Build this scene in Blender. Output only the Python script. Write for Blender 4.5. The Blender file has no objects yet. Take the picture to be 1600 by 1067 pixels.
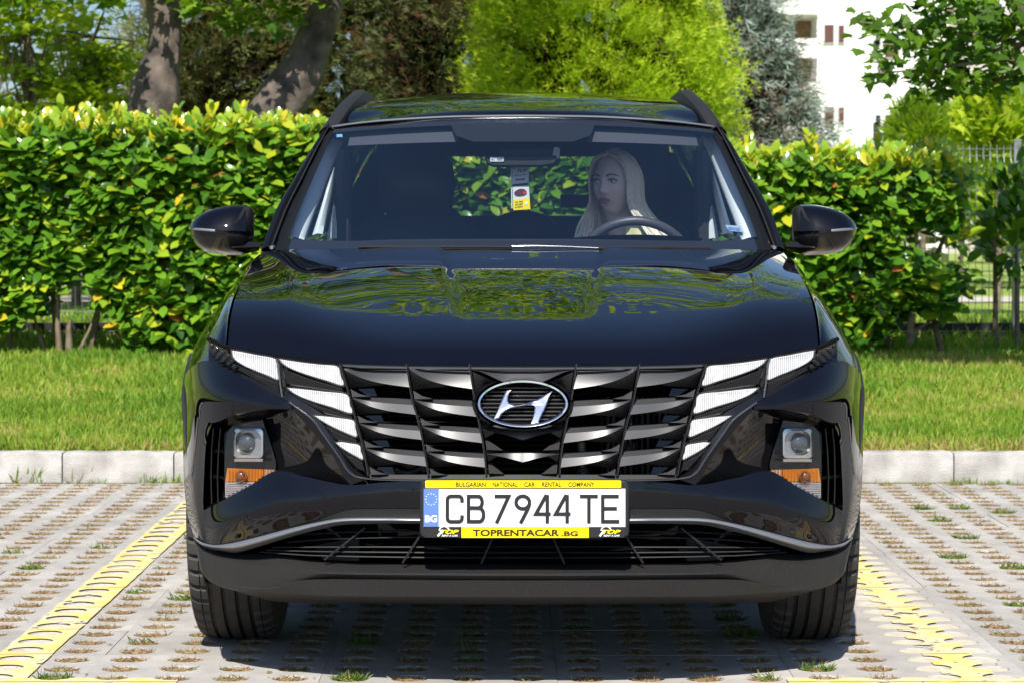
import bpy, bmesh, math, random
import numpy as np
from mathutils import Vector, Matrix, Quaternion, noise
from mathutils.geometry import tessellate_polygon

# ------------------------------------------------------------------ camera, light
scn = bpy.context.scene
C = scn.collection
R = math.radians
F = 85.0 * 1600 / 36          # focal length in photo pixels
CAMY, CAMZ = -6.66, 1.116     # camera 6.66 m in front of the front axle
YAW = math.atan(17 / F)
PITCH = math.atan(168.5 / F)
cam_d = bpy.data.cameras.new('camera')
cam = bpy.data.objects.new('camera', cam_d)
C.objects.link(cam)
cam.location = (0, CAMY, CAMZ)
cam.rotation_euler = (math.pi / 2 - PITCH, 0, YAW)
cam_d.lens = 85
cam_d.sensor_width = 36
cam_d.clip_start = 0.05
cam_d.clip_end = 1500
cam_d.dof.use_dof = True
cam_d.dof.focus_distance = 6.0
cam_d.dof.aperture_fstop = 11
scn.camera = cam

SUN_EL, SUN_AZ = R(49), R(6)  # the sun stands behind the camera, a little to its left
to_sun = Vector((-math.sin(SUN_AZ) * math.cos(SUN_EL), -math.cos(SUN_AZ) * math.cos(SUN_EL), math.sin(SUN_EL)))
world = bpy.data.worlds.new('World')
scn.world = world
world.use_nodes = True
wn = world.node_tree.nodes
sky = wn.new('ShaderNodeTexSky')
sky.sky_type = 'NISHITA'
sky.sun_disc = False
sky.sun_elevation = SUN_EL
sky.sun_rotation = math.pi + SUN_AZ
sky.air_density = 1.0
sky.dust_density = 1.2
sky.ozone_density = 6.0
world.node_tree.links.new(sky.outputs[0], wn['Background'].inputs[0])
wn['Background'].inputs[1].default_value = 0.088
sl = bpy.data.lights.new('sun', 'SUN')
sun = bpy.data.objects.new('sun', sl)
C.objects.link(sun)
sun.rotation_euler = to_sun.to_track_quat('Z', 'Y').to_euler()
sl.energy = 5.0
sl.angle = R(0.5)
sl.color = (1.0, 0.95, 0.87)
scn.view_settings.view_transform = 'Standard'
scn.view_settings.look = 'None'
scn.view_settings.exposure = 0.62
scn.view_settings.gamma = 1
scn.view_settings.use_curve_mapping = False
scn.cycles.max_bounces = 10
scn.cycles.transparent_max_bounces = 24
scn.cycles.caustics_reflective = False
scn.cycles.caustics_refractive = False

# ------------------------------------------------------------------ helpers
rng = np.random.default_rng(7)
random.seed(7)
_fh = Vector((-math.sin(YAW), math.cos(YAW), 0))
_rt = Vector((math.cos(YAW), math.sin(YAW), 0))
_fw = _fh * math.cos(PITCH) - Vector((0, 0, math.sin(PITCH)))
_up = _fh * math.sin(PITCH) + Vector((0, 0, math.cos(PITCH)))

def P(px, py, Y):
    """measured photo point -> world point on the plane y = Y"""
    d = _fw + _rt * ((px - 800) / F) + _up * ((533.5 - py) / F)
    t = (Y - CAMY) / d.y
    return Vector((0, CAMY, CAMZ)) + d * t

NX = [0, .2, .4, .6, .7, .78, .84, .87, .90, .92, .935, 1.2]
NY = [-.87, -.862, -.825, -.745, -.68, -.60, -.50, -.42, -.25, -.1, .1, .5]
def pchip(xs, ys):
    xs = np.array(xs, float); ys = np.array(ys, float)
    h = np.diff(xs); d = np.diff(ys) / h
    m = np.zeros(len(xs)); m[0] = d[0]; m[-1] = d[-1]
    for i in range(1, len(xs) - 1):
        if d[i-1] * d[i] > 0:
            w1 = 2*h[i] + h[i-1]; w2 = h[i] + 2*h[i-1]
            m[i] = (w1 + w2) / (w1 / d[i-1] + w2 / d[i])
    def f(x):
        x = min(max(x, xs[0]), xs[-1])
        i = min(int(np.searchsorted(xs, x, side='right')) - 1, len(xs) - 2)
        t = (x - xs[i]) / h[i]
        return float(ys[i]*(1+2*t)*(1-t)**2 + m[i]*h[i]*t*(1-t)**2 + ys[i+1]*t*t*(3-2*t) + m[i+1]*h[i]*t*t*(t-1))
    return f
Yn = pchip(NX, NY)
def S(px, py, off=0.0):
    """measured photo point on the curved nose wall of the car, off metres behind it"""
    Y = -0.7
    for _ in range(14):
        p = P(px, py, Y)
        Y = 0.5 * Y + 0.5 * (Yn(abs(p.x)) + off)
    return P(px, py, Y)

def smooth(a, b, x):
    t = min(max((x - a) / (b - a), 0), 1)
    return t * t * (3 - 2 * t)
def lerp(a, b, t): return a + (b - a) * t

def cr(p0, p1, p2, p3, t):
    return 0.5 * ((2*p1) + (p2 - p0)*t + (2*p0 - 5*p1 + 4*p2 - p3)*t*t + (3*p1 - p0 - 3*p2 + p3)*t*t*t)
def dense(pts, k=10):
    """Catmull-Rom through pts, k steps a span"""
    n = len(pts); out = []
    for i in range(n - 1):
        p0 = pts[i-1] if i > 0 else pts[0]*2 - pts[1]
        p3 = pts[i+2] if i + 2 < n else pts[n-1]*2 - pts[n-2]
        for j in range(k): out.append(cr(p0, pts[i], pts[i+1], p3, j / k))
    out.append(pts[-1].copy())
    return out
def resample(pts, n, curve=True):
    d = dense(pts, 12) if curve and len(pts) > 2 else list(pts)
    L = [0]
    for a, b in zip(d, d[1:]): L.append(L[-1] + (b - a).length)
    out = []; j = 0
    for i in range(n):
        s = L[-1] * i / (n - 1)
        while j < len(d) - 2 and L[j+1] < s: j += 1
        t = (s - L[j]) / max(L[j+1] - L[j], 1e-9)
        out.append(d[j].lerp(d[j+1], min(max(t, 0), 1)))
    return out
def net(rows, ku=6, kv=6, curve_v=True):
    """smooth surface through a control net (rows of equally many points)"""
    R1 = [dense([Vector(p) for p in r], ku) for r in rows]
    if kv <= 1: return R1
    cols = []
    for j in range(len(R1[0])):
        col = [r[j] for r in R1]
        if curve_v and len(col) > 2: cols.append(dense(col, kv))
        else:
            o = []
            for a, b in zip(col, col[1:]):
                for q in range(kv): o.append(a.lerp(b, q / kv))
            o.append(col[-1]); cols.append(o)
    return [[cols[j][i] for j in range(len(cols))] for i in range(len(cols[0]))]
def loft(rows, n=40, curve=True):
    return [resample([Vector(p) for p in r], n, curve) for r in rows]

ORG = {}
def tag(o, label=None, cat=None, group=None, kind=None):
    if label: o['label'] = label
    if cat: o['category'] = cat
    if group: o['group'] = group
    if kind: o['kind'] = kind
    return o
def thing(name, label, cat, loc=(0, 0, 0), group=None):
    o = bpy.data.objects.new(name, None)
    o.empty_display_size = 0.2
    C.objects.link(o); o.location = loc
    ORG[o.name] = Vector(loc)
    return tag(o, label, cat, group)

class MB:
    """collects shapes and links them as ONE mesh object"""
    def __init__(s): s.v = []; s.f = []; s.m = []
    def add(s, vs, fs, mi=0):
        b = len(s.v); s.v += [tuple(p) for p in vs]
        s.f += [tuple(i + b for i in f) for f in fs]; s.m += [mi] * len(fs); return s
    def grid(s, G, mi=0, closed=False):
        n, m = len(G), len(G[0]); fs = []
        for i in range(n - 1):
            for j in range(m - 1 + (1 if closed else 0)):
                k = (j + 1) % m
                fs.append((i*m + j, i*m + k, (i+1)*m + k, (i+1)*m + j))
        return s.add([p for r in G for p in r], fs, mi)
    def box(s, c, size, mi=0, rot=None):
        c = Vector(c); h = Vector(size) / 2
        vs = [Vector((x*h.x, y*h.y, z*h.z)) for x in (-1, 1) for y in (-1, 1) for z in (-1, 1)]
        if rot is not None: vs = [rot @ v for v in vs]
        return s.add([v + c for v in vs], [(0,1,3,2), (4,6,7,5), (0,4,5,1), (2,3,7,6), (0,2,6,4), (1,5,7,3)], mi)
    def tube(s, pts, r, n=8, mi=0, cap=True, flat=1.0, up=None):
        pts = [Vector(p) for p in pts]; rings = []
        prev = None
        for i, p in enumerate(pts):
            t = (pts[min(i+1, len(pts)-1)] - pts[max(i-1, 0)]).normalized()
            if prev is None:
                a = Vector(up) if up is not None else (Vector((0, 0, 1)) if abs(t.z) < .9 else Vector((1, 0, 0)))
            else: a = prev
            a = (a - t * a.dot(t)).normalized(); prev = a; b = t.cross(a)
            rr = r(i / max(len(pts)-1, 1)) if callable(r) else r
            rings.append([p + (a * math.cos(2*math.pi*k/n) * flat + b * math.sin(2*math.pi*k/n)) * rr for k in range(n)])
        s.grid(rings, mi, closed=True)
        if cap:
            s.add(rings[0], [tuple(range(n))[::-1]], mi); s.add(rings[-1], [tuple(range(n))], mi)
        return s
    def prism(s, front, depth, mi=0, bevel=0.0):
        """outline (in order) extruded along +y by depth; optional small front bevel"""
        fr = [Vector(p) for p in front]; n = len(fr)
        bk = [p + Vector((0, depth, 0)) for p in fr]
        if bevel:
            c = sum(fr, Vector()) / n
            mid = [p + Vector((0, bevel, 0)) for p in fr]
            ins = []
            for i, p in enumerate(fr):
                e1 = (fr[i] - fr[i-1]).normalized(); e2 = (fr[(i+1) % n] - fr[i]).normalized()
                nn = Vector((-(e1.z + e2.z), 0, e1.x + e2.x))
                nn = nn.normalized() if nn.length > 1e-6 else Vector((0, 0, 0))
                ins.append((p, nn))
            ar = sum(fr[i].x * fr[(i+1) % n].z - fr[(i+1) % n].x * fr[i].z for i in range(n))
            sg = 1 if ar > 0 else -1
            top = [p + nn * bevel * sg for p, nn in ins]
            rings = [bk, mid, top]
        else: top = fr; rings = [bk, fr]
        s.grid(rings, mi, closed=True)
        tris = tessellate_polygon([[Vector((p.x, p.z, 0)) for p in top]])
        s.add(top, [tuple(t) for t in tris], mi)
        return s
    def lathe(s, prof, axis_o, ax, n=48, mi=0, mod=None):
        """profile of (axial, radius) about axis ax ('x' only)"""
        G = []
        for i in range(n):
            a = 2 * math.pi * i / n
            G.append([Vector((axis_o[0] + u, axis_o[1] + r * (mod(i, k) if mod else 1) * math.cos(a), axis_o[2] + r * (mod(i, k) if mod else 1) * math.sin(a))) for k, (u, r) in enumerate(prof)])
        G.append(G[0])
        return s.grid(G, mi)
    def sphere(s, c, r, mi=0, nu=16, nv=10):
        c = Vector(c); r = Vector((r, r, r)) if not hasattr(r, '__len__') else Vector(r)
        G = []
        for i in range(nv + 1):
            th = math.pi * i / nv
            G.append([c + Vector((r.x * math.sin(th) * math.cos(2*math.pi*j/nu), r.y * math.sin(th) * math.sin(2*math.pi*j/nu), r.z * math.cos(th))) for j in range(nu)])
        return s.grid(G, mi, closed=True)
    def mirror(s):
        b = len(s.v)
        s.v += [(-x, y, z) for x, y, z in s.v]
        s.f += [tuple(i + b for i in f[::-1]) for f in s.f]; s.m += s.m
        return s
    def flipped(s):
        o = MB(); o.v = [(-x, y, z) for x, y, z in s.v]; o.f = [f[::-1] for f in s.f]; o.m = list(s.m)
        return o
    def build(s, name, mats, parent=None, angle=35, smooth=True):
        me = bpy.data.meshes.new(name)
        off = ORG.get(parent.name, Vector()) if parent is not None else Vector()
        me.from_pydata([(x - off.x, y - off.y, z - off.z) for x, y, z in s.v], [], s.f)
        mats = mats if isinstance(mats, (list, tuple)) else [mats]
        for m in mats: me.materials.append(m)
        if len(mats) > 1: me.polygons.foreach_set('material_index', s.m)
        if smooth:
            me.polygons.foreach_set('use_smooth', [True] * len(me.polygons))
            me.set_sharp_from_angle(angle=R(angle))
        me.update()
        o = bpy.data.objects.new(name, me)
        C.objects.link(o)
        if parent is not None: o.parent = parent
        ORG[o.name] = off
        return o

def both(mb, name, mats, parent, angle=35, **kw):
    """the same part on both sides of the car"""
    a = mb.build(name, mats, parent, angle, **kw)
    b = mb.flipped().build(name, mats, parent, angle, **kw)
    return a, b

# ------------------------------------------------------------------ materials
def mat(name, col, rough=0.5, metal=0.0, spec=0.5, coat=0.0, var=None, vscale=8.0, bump=0.0, bscale=60.0, emit=None, estr=0.0, trans=0.0, coat_rough=0.02, detail=4, ramp=(.35, .68)):
    m = bpy.data.materials.new(name); m.use_nodes = True
    nt = m.node_tree; b = nt.nodes['Principled BSDF']
    b.inputs['Base Color'].default_value = (*col, 1)
    b.inputs['Roughness'].default_value = rough
    b.inputs['Metallic'].default_value = metal
    b.inputs['Specular IOR Level'].default_value = spec
    b.inputs['Coat Weight'].default_value = coat
    b.inputs['Coat Roughness'].default_value = coat_rough
    if emit: b.inputs['Emission Color'].default_value = (*emit, 1); b.inputs['Emission Strength'].default_value = estr
    if var or bump:
        tc = nt.nodes.new('ShaderNodeTexCoord')
    if var:
        n = nt.nodes.new('ShaderNodeTexNoise'); n.inputs['Scale'].default_value = vscale; n.inputs['Detail'].default_value = detail
        nt.links.new(tc.outputs['Object'], n.inputs['Vector'])
        r = nt.nodes.new('ShaderNodeValToRGB')
        r.color_ramp.elements[0].position = ramp[0]; r.color_ramp.elements[1].position = ramp[1]
        r.color_ramp.elements[0].color = (*col, 1); r.color_ramp.elements[1].color = (*var, 1)
        nt.links.new(n.outputs['Fac'], r.inputs['Fac']); nt.links.new(r.outputs['Color'], b.inputs['Base Color'])
    if bump:
        n2 = nt.nodes.new('ShaderNodeTexNoise'); n2.inputs['Scale'].default_value = bscale; n2.inputs['Detail'].default_value = 3
        nt.links.new(tc.outputs['Object'], n2.inputs['Vector'])
        bp = nt.nodes.new('ShaderNodeBump'); bp.inputs['Strength'].default_value = bump; bp.inputs['Distance'].default_value = 0.01
        nt.links.new(n2.outputs['Fac'], bp.inputs['Height']); nt.links.new(bp.outputs['Normal'], b.inputs['Normal'])
    return m

def glass(name, tint, refl=1.0, rough=0.0):
    """thin pane: clear transmission through a tint, mirror reflection by Fresnel"""
    m = bpy.data.materials.new(name); m.use_nodes = True
    nt = m.node_tree; nt.nodes.remove(nt.nodes['Principled BSDF'])
    out = nt.nodes['Material Output']
    t = nt.nodes.new('ShaderNodeBsdfTransparent'); t.inputs[0].default_value = (*tint, 1)
    g = nt.nodes.new('ShaderNodeBsdfGlossy'); g.inputs['Roughness'].default_value = rough
    fr = nt.nodes.new('ShaderNodeFresnel'); fr.inputs['IOR'].default_value = 1.5
    mu = nt.nodes.new('ShaderNodeMath'); mu.operation = 'MULTIPLY'; mu.inputs[1].default_value = refl; mu.use_clamp = True
    geo = nt.nodes.new('ShaderNodeNewGeometry')
    mr = nt.nodes.new('ShaderNodeMapRange')          # the same 1.5 index from either side of the thin pane
    mr.inputs['To Min'].default_value = 1.5; mr.inputs['To Max'].default_value = 1 / 1.5
    nt.links.new(geo.outputs['Backfacing'], mr.inputs['Value']); nt.links.new(mr.outputs[0], fr.inputs['IOR'])
    mx = nt.nodes.new('ShaderNodeMixShader')
    nt.links.new(fr.outputs[0], mu.inputs[0]); nt.links.new(mu.outputs[0], mx.inputs[0])
    nt.links.new(t.outputs[0], mx.inputs[1]); nt.links.new(g.outputs[0], mx.inputs[2])
    nt.links.new(mx.outputs[0], out.inputs[0])
    return m

M = {}
M['paint'] = mat('black_paint', (.002, .002, .004), .3, spec=.0, coat=1.0, coat_rough=.0)
M['gloss'] = mat('gloss_black', (.006, .006, .007), .06)
M['matte'] = mat('matte_plastic', (.014, .0135, .0135), .5, var=(.045, .043, .040), vscale=170, bump=.15, bscale=600, ramp=(.60, .80))
M['dark'] = mat('dark_plastic', (.010, .010, .011), .6)
M['void'] = mat('dark_inside', (.004, .004, .004), .9, spec=.1)
M['fin'] = mat('dark_chrome', (.048, .049, .053), .36, metal=.2, spec=.45)
M['fin_lo'] = mat('dark_chrome_satin', (.032, .031, .031), .38, metal=.2)
M['trimline'] = mat('trim_chrome', (.22, .22, .23), .22, metal=1)
M['chrome'] = mat('chrome', (.78, .78, .80), .06, metal=1)
M['silver'] = mat('silver_paint', (.34, .35, .37), .34, metal=.75)
M['slat'] = mat('radiator_slat', (.05, .05, .052), .4)
M['alu'] = mat('radiator_alu', (.5, .5, .5), .4, metal=.8)
M['rubber'] = mat('tyre_rubber', (.030, .028, .027), .75, var=(.045, .042, .040), vscale=30, bump=.1, bscale=200)
M['rim'] = mat('alloy_rim', (.35, .35, .36), .3, metal=1)
M['glass'] = glass('windscreen_glass', (.86, .91, .95), 1.6)
M['sideglass'] = glass('privacy_glass', (.06, .065, .07), 1.0)
M['lens'] = glass('clear_lens', (.96, .96, .96), .8)
M['cabin'] = mat('charcoal_trim', (.016, .016, .018), .75, bump=.1, bscale=300)
M['seat'] = mat('seat_leather', (.014, .014, .016), .5)
M['liner'] = mat('headliner_cloth', (.05, .052, .06), .9)
M['trim'] = mat('pillar_trim', (.78, .82, .82), .8)
M['amber'] = mat('amber_reflector', (.72, .27, .03), .3, metal=.4)
M['clearref'] = mat('clear_reflector', (.72, .66, .66), .3, metal=.7)
M['yellow'] = mat('yellow_plate', (.90, .70, .0), .4)
M['white'] = mat('white_plate', (.80, .81, .83), .4)
M['blue'] = mat('blue_band', (.10, .20, .68), .45)
M['ink'] = mat('black_ink', (.012, .012, .014), .5)
M['inkbrown'] = mat('brown_ink', (.035, .02, .0), .5)

# the lit daytime lamps: white glow behind a finely ribbed lens
def drl_material():
    m = mat('daytime_lamp', (.22, .22, .22), .25)
    nt = m.node_tree; b = nt.nodes['Principled BSDF']
    tc = nt.nodes.new('ShaderNodeTexCoord')
    w = nt.nodes.new('ShaderNodeTexWave'); w.wave_type = 'BANDS'; w.bands_direction = 'X'
    w.inputs['Scale'].default_value = 60; w.inputs['Distortion'].default_value = 1.2; w.inputs['Detail'].default_value = 1
    n = nt.nodes.new('ShaderNodeTexNoise'); n.inputs['Scale'].default_value = 90
    nt.links.new(tc.outputs['Object'], w.inputs['Vector']); nt.links.new(tc.outputs['Object'], n.inputs['Vector'])
    a = nt.nodes.new('ShaderNodeMath'); a.operation = 'MULTIPLY'
    nt.links.new(w.outputs['Fac'], a.inputs[0]); nt.links.new(n.outputs['Fac'], a.inputs[1])
    r = nt.nodes.new('ShaderNodeMapRange'); r.inputs['From Min'].default_value = .02; r.inputs['From Max'].default_value = .45
    r.inputs['To Min'].default_value = .15; r.inputs['To Max'].default_value = .62
    nt.links.new(a.outputs[0], r.inputs['Value'])
    b.inputs['Emission Color'].default_value = (.97, .98, 1, 1)
    nt.links.new(r.outputs[0], b.inputs['Emission Strength'])
    return m
M['drl'] = drl_material()

M['ball'] = mat('projector_glass', (.10, .11, .12), .03, metal=.6, coat=1)
M['bulbcap'] = mat('bulb_cap', (.16, .05, .01), .3)
M['starpale'] = mat('star_print', (.72, .68, .35), .5)
M['paper'] = mat('printed_card', (.62, .64, .66), .6)
M['skin'] = mat('skin', (.82, .62, .53), .5)
M['hair2'] = mat('darker_blonde_hair', (.58, .47, .33), .45, var=(.74, .64, .48), vscale=60)  # the darker of the two blonde strand colours
M['hair'] = mat('blonde_hair', (.90, .84, .72), .4, var=(.70, .60, .45), vscale=60)
M['lips'] = mat('lips', (.36, .12, .12), .4)
M['eye'] = mat('eye_white', (.55, .55, .55), .2)
M['iris'] = mat('iris', (.05, .06, .07), .15)
M['brow'] = mat('eyebrow', (.14, .09, .06), .8)
M['blouse'] = mat('blue_top', (.03, .07, .20), .8)
M['cream'] = mat('cream_scarf', (.78, .72, .40), .8)
M['jeans'] = mat('trousers', (.03, .035, .05), .9)
M['bezel'] = mat('lamp_bezel_chrome', (.66, .67, .70), .22, metal=.9)
# ================================================================== ground
M['concrete'] = mat('paver_concrete', (.35, .33, .305), .85, var=(.44, .42, .39), vscale=9, bump=.35, bscale=180, detail=8)
def _paver_tone():
    m = M['concrete']; nt = m.node_tree; b = nt.nodes['Principled BSDF']
    src = b.inputs['Base Color'].links[0].from_socket
    oi = nt.nodes.new('ShaderNodeObjectInfo'); mr = nt.nodes.new('ShaderNodeMapRange')
    mr.inputs['To Min'].default_value = .86; mr.inputs['To Max'].default_value = 1.08
    nt.links.new(oi.outputs['Random'], mr.inputs['Value'])
    geo = nt.nodes.new('ShaderNodeNewGeometry'); n = nt.nodes.new('ShaderNodeTexNoise'); n.inputs['Scale'].default_value = 2.2; n.inputs['Detail'].default_value = 5
    nt.links.new(geo.outputs['Position'], n.inputs['Vector'])
    r2 = nt.nodes.new('ShaderNodeMapRange'); r2.inputs['From Min'].default_value = .3; r2.inputs['From Max'].default_value = .7; r2.inputs['To Min'].default_value = .80; r2.inputs['To Max'].default_value = 1.08
    nt.links.new(n.outputs['Fac'], r2.inputs['Value'])
    mm = nt.nodes.new('ShaderNodeMath'); mm.operation = 'MULTIPLY'; nt.links.new(mr.outputs[0], mm.inputs[0]); nt.links.new(r2.outputs[0], mm.inputs[1])
    vm = nt.nodes.new('ShaderNodeVectorMath'); vm.operation = 'SCALE'
    nt.links.new(src, vm.inputs[0]); nt.links.new(mm.outputs[0], vm.inputs['Scale']); nt.links.new(vm.outputs[0], b.inputs['Base Color'])
_paver_tone()
M['soil'] = mat('bedding_soil', (.10, .075, .05), .95, var=(.20, .15, .10), vscale=40, bump=.6, bscale=150)
M['asphalt'] = mat('asphalt', (.19, .182, .172), .9, var=(.25, .24, .23), vscale=60, bump=.4, bscale=300)
M['kerb'] = mat('kerb_concrete', (.25, .24, .225), .85, var=(.47, .46, .44), vscale=7, bump=.4, bscale=120, detail=8)
def sheet(name, m, x0, x1, ys, zs, nx=2):
    return tag(MB().grid([[Vector((lerp(x0, x1, i / (nx - 1)), y, z)) for i in range(nx)] for y, z in zip(ys, zs)]).build(name, m, None, smooth=True), kind='structure')
M['field'] = mat('meadow_turf', (.16, .24, .03), .9, var=(.28, .34, .07), vscale=.9, bump=.6, bscale=40, detail=8)
sheet('ground', M['asphalt'], -400, 400, [-400, 400], [-.07, -.07])
sheet('road', M['asphalt'], -60, 60, [-14, -1.0], [-.012, -.012])
def lawn_z(Y):
    return float(np.interp(Y, [4.2, 4.8, 9.1, 12, 20, 60, 300], [.125, .145, .30, .36, .42, .45, .6]))
ly = [4.24, 4.8, 6, 7.5, 9.1, 10.5, 12, 16, 20, 40, 60, 120, 300]
sheet('lawn', M['field'], -150, 150, ly, [lawn_z(y) for y in ly])
M['pathm'] = mat('gravel_path', (.42, .38, .32), .95, var=(.5, .47, .42), vscale=6, bump=.3, bscale=90)
sheet('footpath', M['pathm'], -60, 60, [18.0, 19.6], [lawn_z(18) + .012, lawn_z(19.6) + .012])

ROT = R(.38); HX, HY = .149, .134; SX, SY = HX * 4, HY * 3
X00 = -1.184 - HX / 2 - HX * 15 - .0; Y00 = -1.095
NXS, NYS = 12, 13
pave = MB().grid([[Vector((x, y, -.007)) for x in (-3.6, 3.6)] for y in (Y00 - .02, Y00 + NYS * SY + .015)]).build('pavement', M['soil'], None)
pave.rotation_euler.z = ROT; tag(pave, kind='structure')
def paver_mesh(seed):
    rr_ = random.Random(seed); mb = MB(); g = .0005
    for i in range(4):
        for j in range(3):
            cx, cy = (i + .5) * HX, (j + .5) * HY
            rx, ry = .046 + rr_.uniform(-.002, .002), .042 + rr_.uniform(-.002, .002)
            x0, x1 = i * HX + (g if i == 0 else 0), (i + 1) * HX - (g if i == 3 else 0)
            y0, y1 = j * HY + (g if j == 0 else 0), (j + 1) * HY - (g if j == 2 else 0)
            outr, inn, rim, bot = [], [], [], []
            for k in range(16):
                a = 2 * math.pi * k / 16; c, s = math.cos(a), math.sin(a)
                t = 1 / max(abs(c), abs(s))
                outr.append(Vector((cx + (c * t) * ((x1 - x0) / 2) + (x0 + x1) / 2 - cx, cy + (s * t) * ((y1 - y0) / 2) + (y0 + y1) / 2 - cy, 0)))
                w = 1 + rr_.uniform(-.03, .03)
                inn.append(Vector((cx + rx * w * 1.05 * c, cy + ry * w * 1.05 * s, 0))); rim.append(Vector((cx + rx * w * c, cy + ry * w * s, -.004)))
                bot.append(Vector((cx + rx * w * .95 * c, cy + ry * w * .95 * s, -.04)))
            mb.grid([outr, inn, rim, bot], 0, closed=True)
    e = [Vector((g, g, 0)), Vector((SX - g, g, 0)), Vector((SX - g, SY - g, 0)), Vector((g, SY - g, 0))]
    mb.grid([e, [p + Vector((0, 0, -.05)) for p in e]], 0, closed=True)
    return mb
variants = []
for s_ in range(4):
    o = paver_mesh(s_).build('paver', M['concrete'], pave, 40)
    variants.append(o.data)
    bpy.data.objects.remove(o)
holes = []
for i in range(NXS):
    for j in range(NYS):
        o = bpy.data.objects.new('paver', variants[(i * 7 + j * 3) % 4]); C.objects.link(o); o.parent = pave
        o.location = (X00 + i * SX, Y00 + j * SY, random.uniform(-.001, .001))
        o.rotation_euler = (random.uniform(-.0015, .0015), random.uniform(-.0015, .0015), 0)
        for a in range(4):
            for b in range(3): holes.append((X00 + i * SX + (a + .5) * HX, Y00 + j * SY + (b + .5) * HY))
LX = (-1.318, 1.122)
# painted bay lines: sheets just above the slabs, open over the holes and worn through in places
def paint_material():
    m = mat('yellow_road_paint', (.72, .56, .20), .7)
    nt = m.node_tree; b = nt.nodes['Principled BSDF']; L = nt.links.new
    tc = nt.nodes.new('ShaderNodeTexCoord'); sp = nt.nodes.new('ShaderNodeSeparateXYZ'); L(tc.outputs['Object'], sp.inputs[0])
    def math_(op, a, b_=None):
        n = nt.nodes.new('ShaderNodeMath'); n.operation = op
        for k, v in enumerate((a, b_)):
            if v is None: continue
            if isinstance(v, (int, float)): n.inputs[k].default_value = v
            else: L(v, n.inputs[k])
        return n.outputs[0]
    fx = math_('SUBTRACT', math_('FRACT', math_('DIVIDE', math_('SUBTRACT', sp.outputs[0], X00), HX)), .5)
    fy = math_('SUBTRACT', math_('FRACT', math_('DIVIDE', math_('SUBTRACT', sp.outputs[1], Y00), HY)), .5)
    ex = math_('DIVIDE', math_('MULTIPLY', fx, HX), .0475); ey = math_('DIVIDE', math_('MULTIPLY', fy, HY), .0435)
    rr_ = math_('ADD', math_('MULTIPLY', ex, ex), math_('MULTIPLY', ey, ey))
    solid = math_('GREATER_THAN', rr_, 1.0)
    seam = math_('GREATER_THAN', math_('ABSOLUTE', math_('SUBTRACT', math_('FRACT', math_('ADD', math_('DIVIDE', math_('SUBTRACT', sp.outputs[1], Y00), SY), .5)), .5)), .008)
    n1 = nt.nodes.new('ShaderNodeTexNoise'); n1.inputs['Scale'].default_value = 7; n1.inputs['Detail'].default_value = 9; n1.inputs['Roughness'].default_value = .7
    L(tc.outputs['Object'], n1.inputs['Vector'])
    edge = math_('MULTIPLY', math_('ABSOLUTE', sp.outputs[2]), 0.0)
    worn = math_('GREATER_THAN', n1.outputs['Fac'], .40)
    al = math_('MULTIPLY', math_('MULTIPLY', solid, worn), seam)
    L(al, b.inputs['Alpha'])
    r = nt.nodes.new('ShaderNodeValToRGB'); r.color_ramp.elements[0].position = .41; r.color_ramp.elements[1].position = .60
    r.color_ramp.elements[0].color = (.62, .54, .36, 1); r.color_ramp.elements[1].color = (.76, .54, .13, 1)
    L(n1.outputs['Fac'], r.inputs['Fac']); L(r.outputs[0], b.inputs['Base Color'])
    return m
M['roadpaint'] = paint_material()
def line(x0, x1, y0, y1, n=60):
    mb = MB(); G = []
    for k in range(n + 1):
        t = k / n
        if y1 - y0 > x1 - x0: y = lerp(y0, y1, t); G.append([Vector((x0 + random.uniform(-.004, .004), y, .0035)), Vector((x1 + random.uniform(-.002, .002), y, .005))])
        else: x = lerp(x0, x1, t); G.append([Vector((x, y0 + random.uniform(-.002, .002), .005)), Vector((x, y1 + random.uniform(-.002, .002), .005))])
    o = mb.grid(G).build('painted_line', M['roadpaint'], None); o.rotation_euler.z = ROT
    tag(o, kind='structure')
line(LX[0] - .075, LX[0] + .070, -.64, 3.4); line(LX[1] - .062, LX[1] + .066, -.64, 3.2)
line(-2.6, -.865, -.76, -.642); line(.655, 2.6, -.76, -.642)

# ------------------------------------------------------------------ fast meshes for foliage and blades
def nmesh(name, V, T, m, tone=None, parent=None, smooth=True):
    me = bpy.data.meshes.new(name)
    off = np.array(ORG.get(parent.name, Vector())) if parent is not None else np.zeros(3)
    V = (V - off).astype(np.float32); T = T.astype(np.int32)
    me.vertices.add(len(V)); me.vertices.foreach_set('co', V.ravel())
    me.loops.add(T.size); me.loops.foreach_set('vertex_index', T.ravel())
    me.polygons.add(len(T)); me.polygons.foreach_set('loop_start', np.arange(0, T.size, 3, dtype=np.int32))
    me.polygons.foreach_set('use_smooth', np.full(len(T), smooth))
    if tone is not None:
        at = me.attributes.new('tone', 'FLOAT', 'POINT'); at.data.foreach_set('value', tone.astype(np.float32))
    me.materials.append(m); me.update(calc_edges=True)
    o = bpy.data.objects.new(name, me); C.objects.link(o)
    if parent is not None: o.parent = parent
    ORG[o.name] = Vector(off)
    return o
def unit(a): return a / np.maximum(np.linalg.norm(a, axis=-1, keepdims=True), 1e-9)
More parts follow.
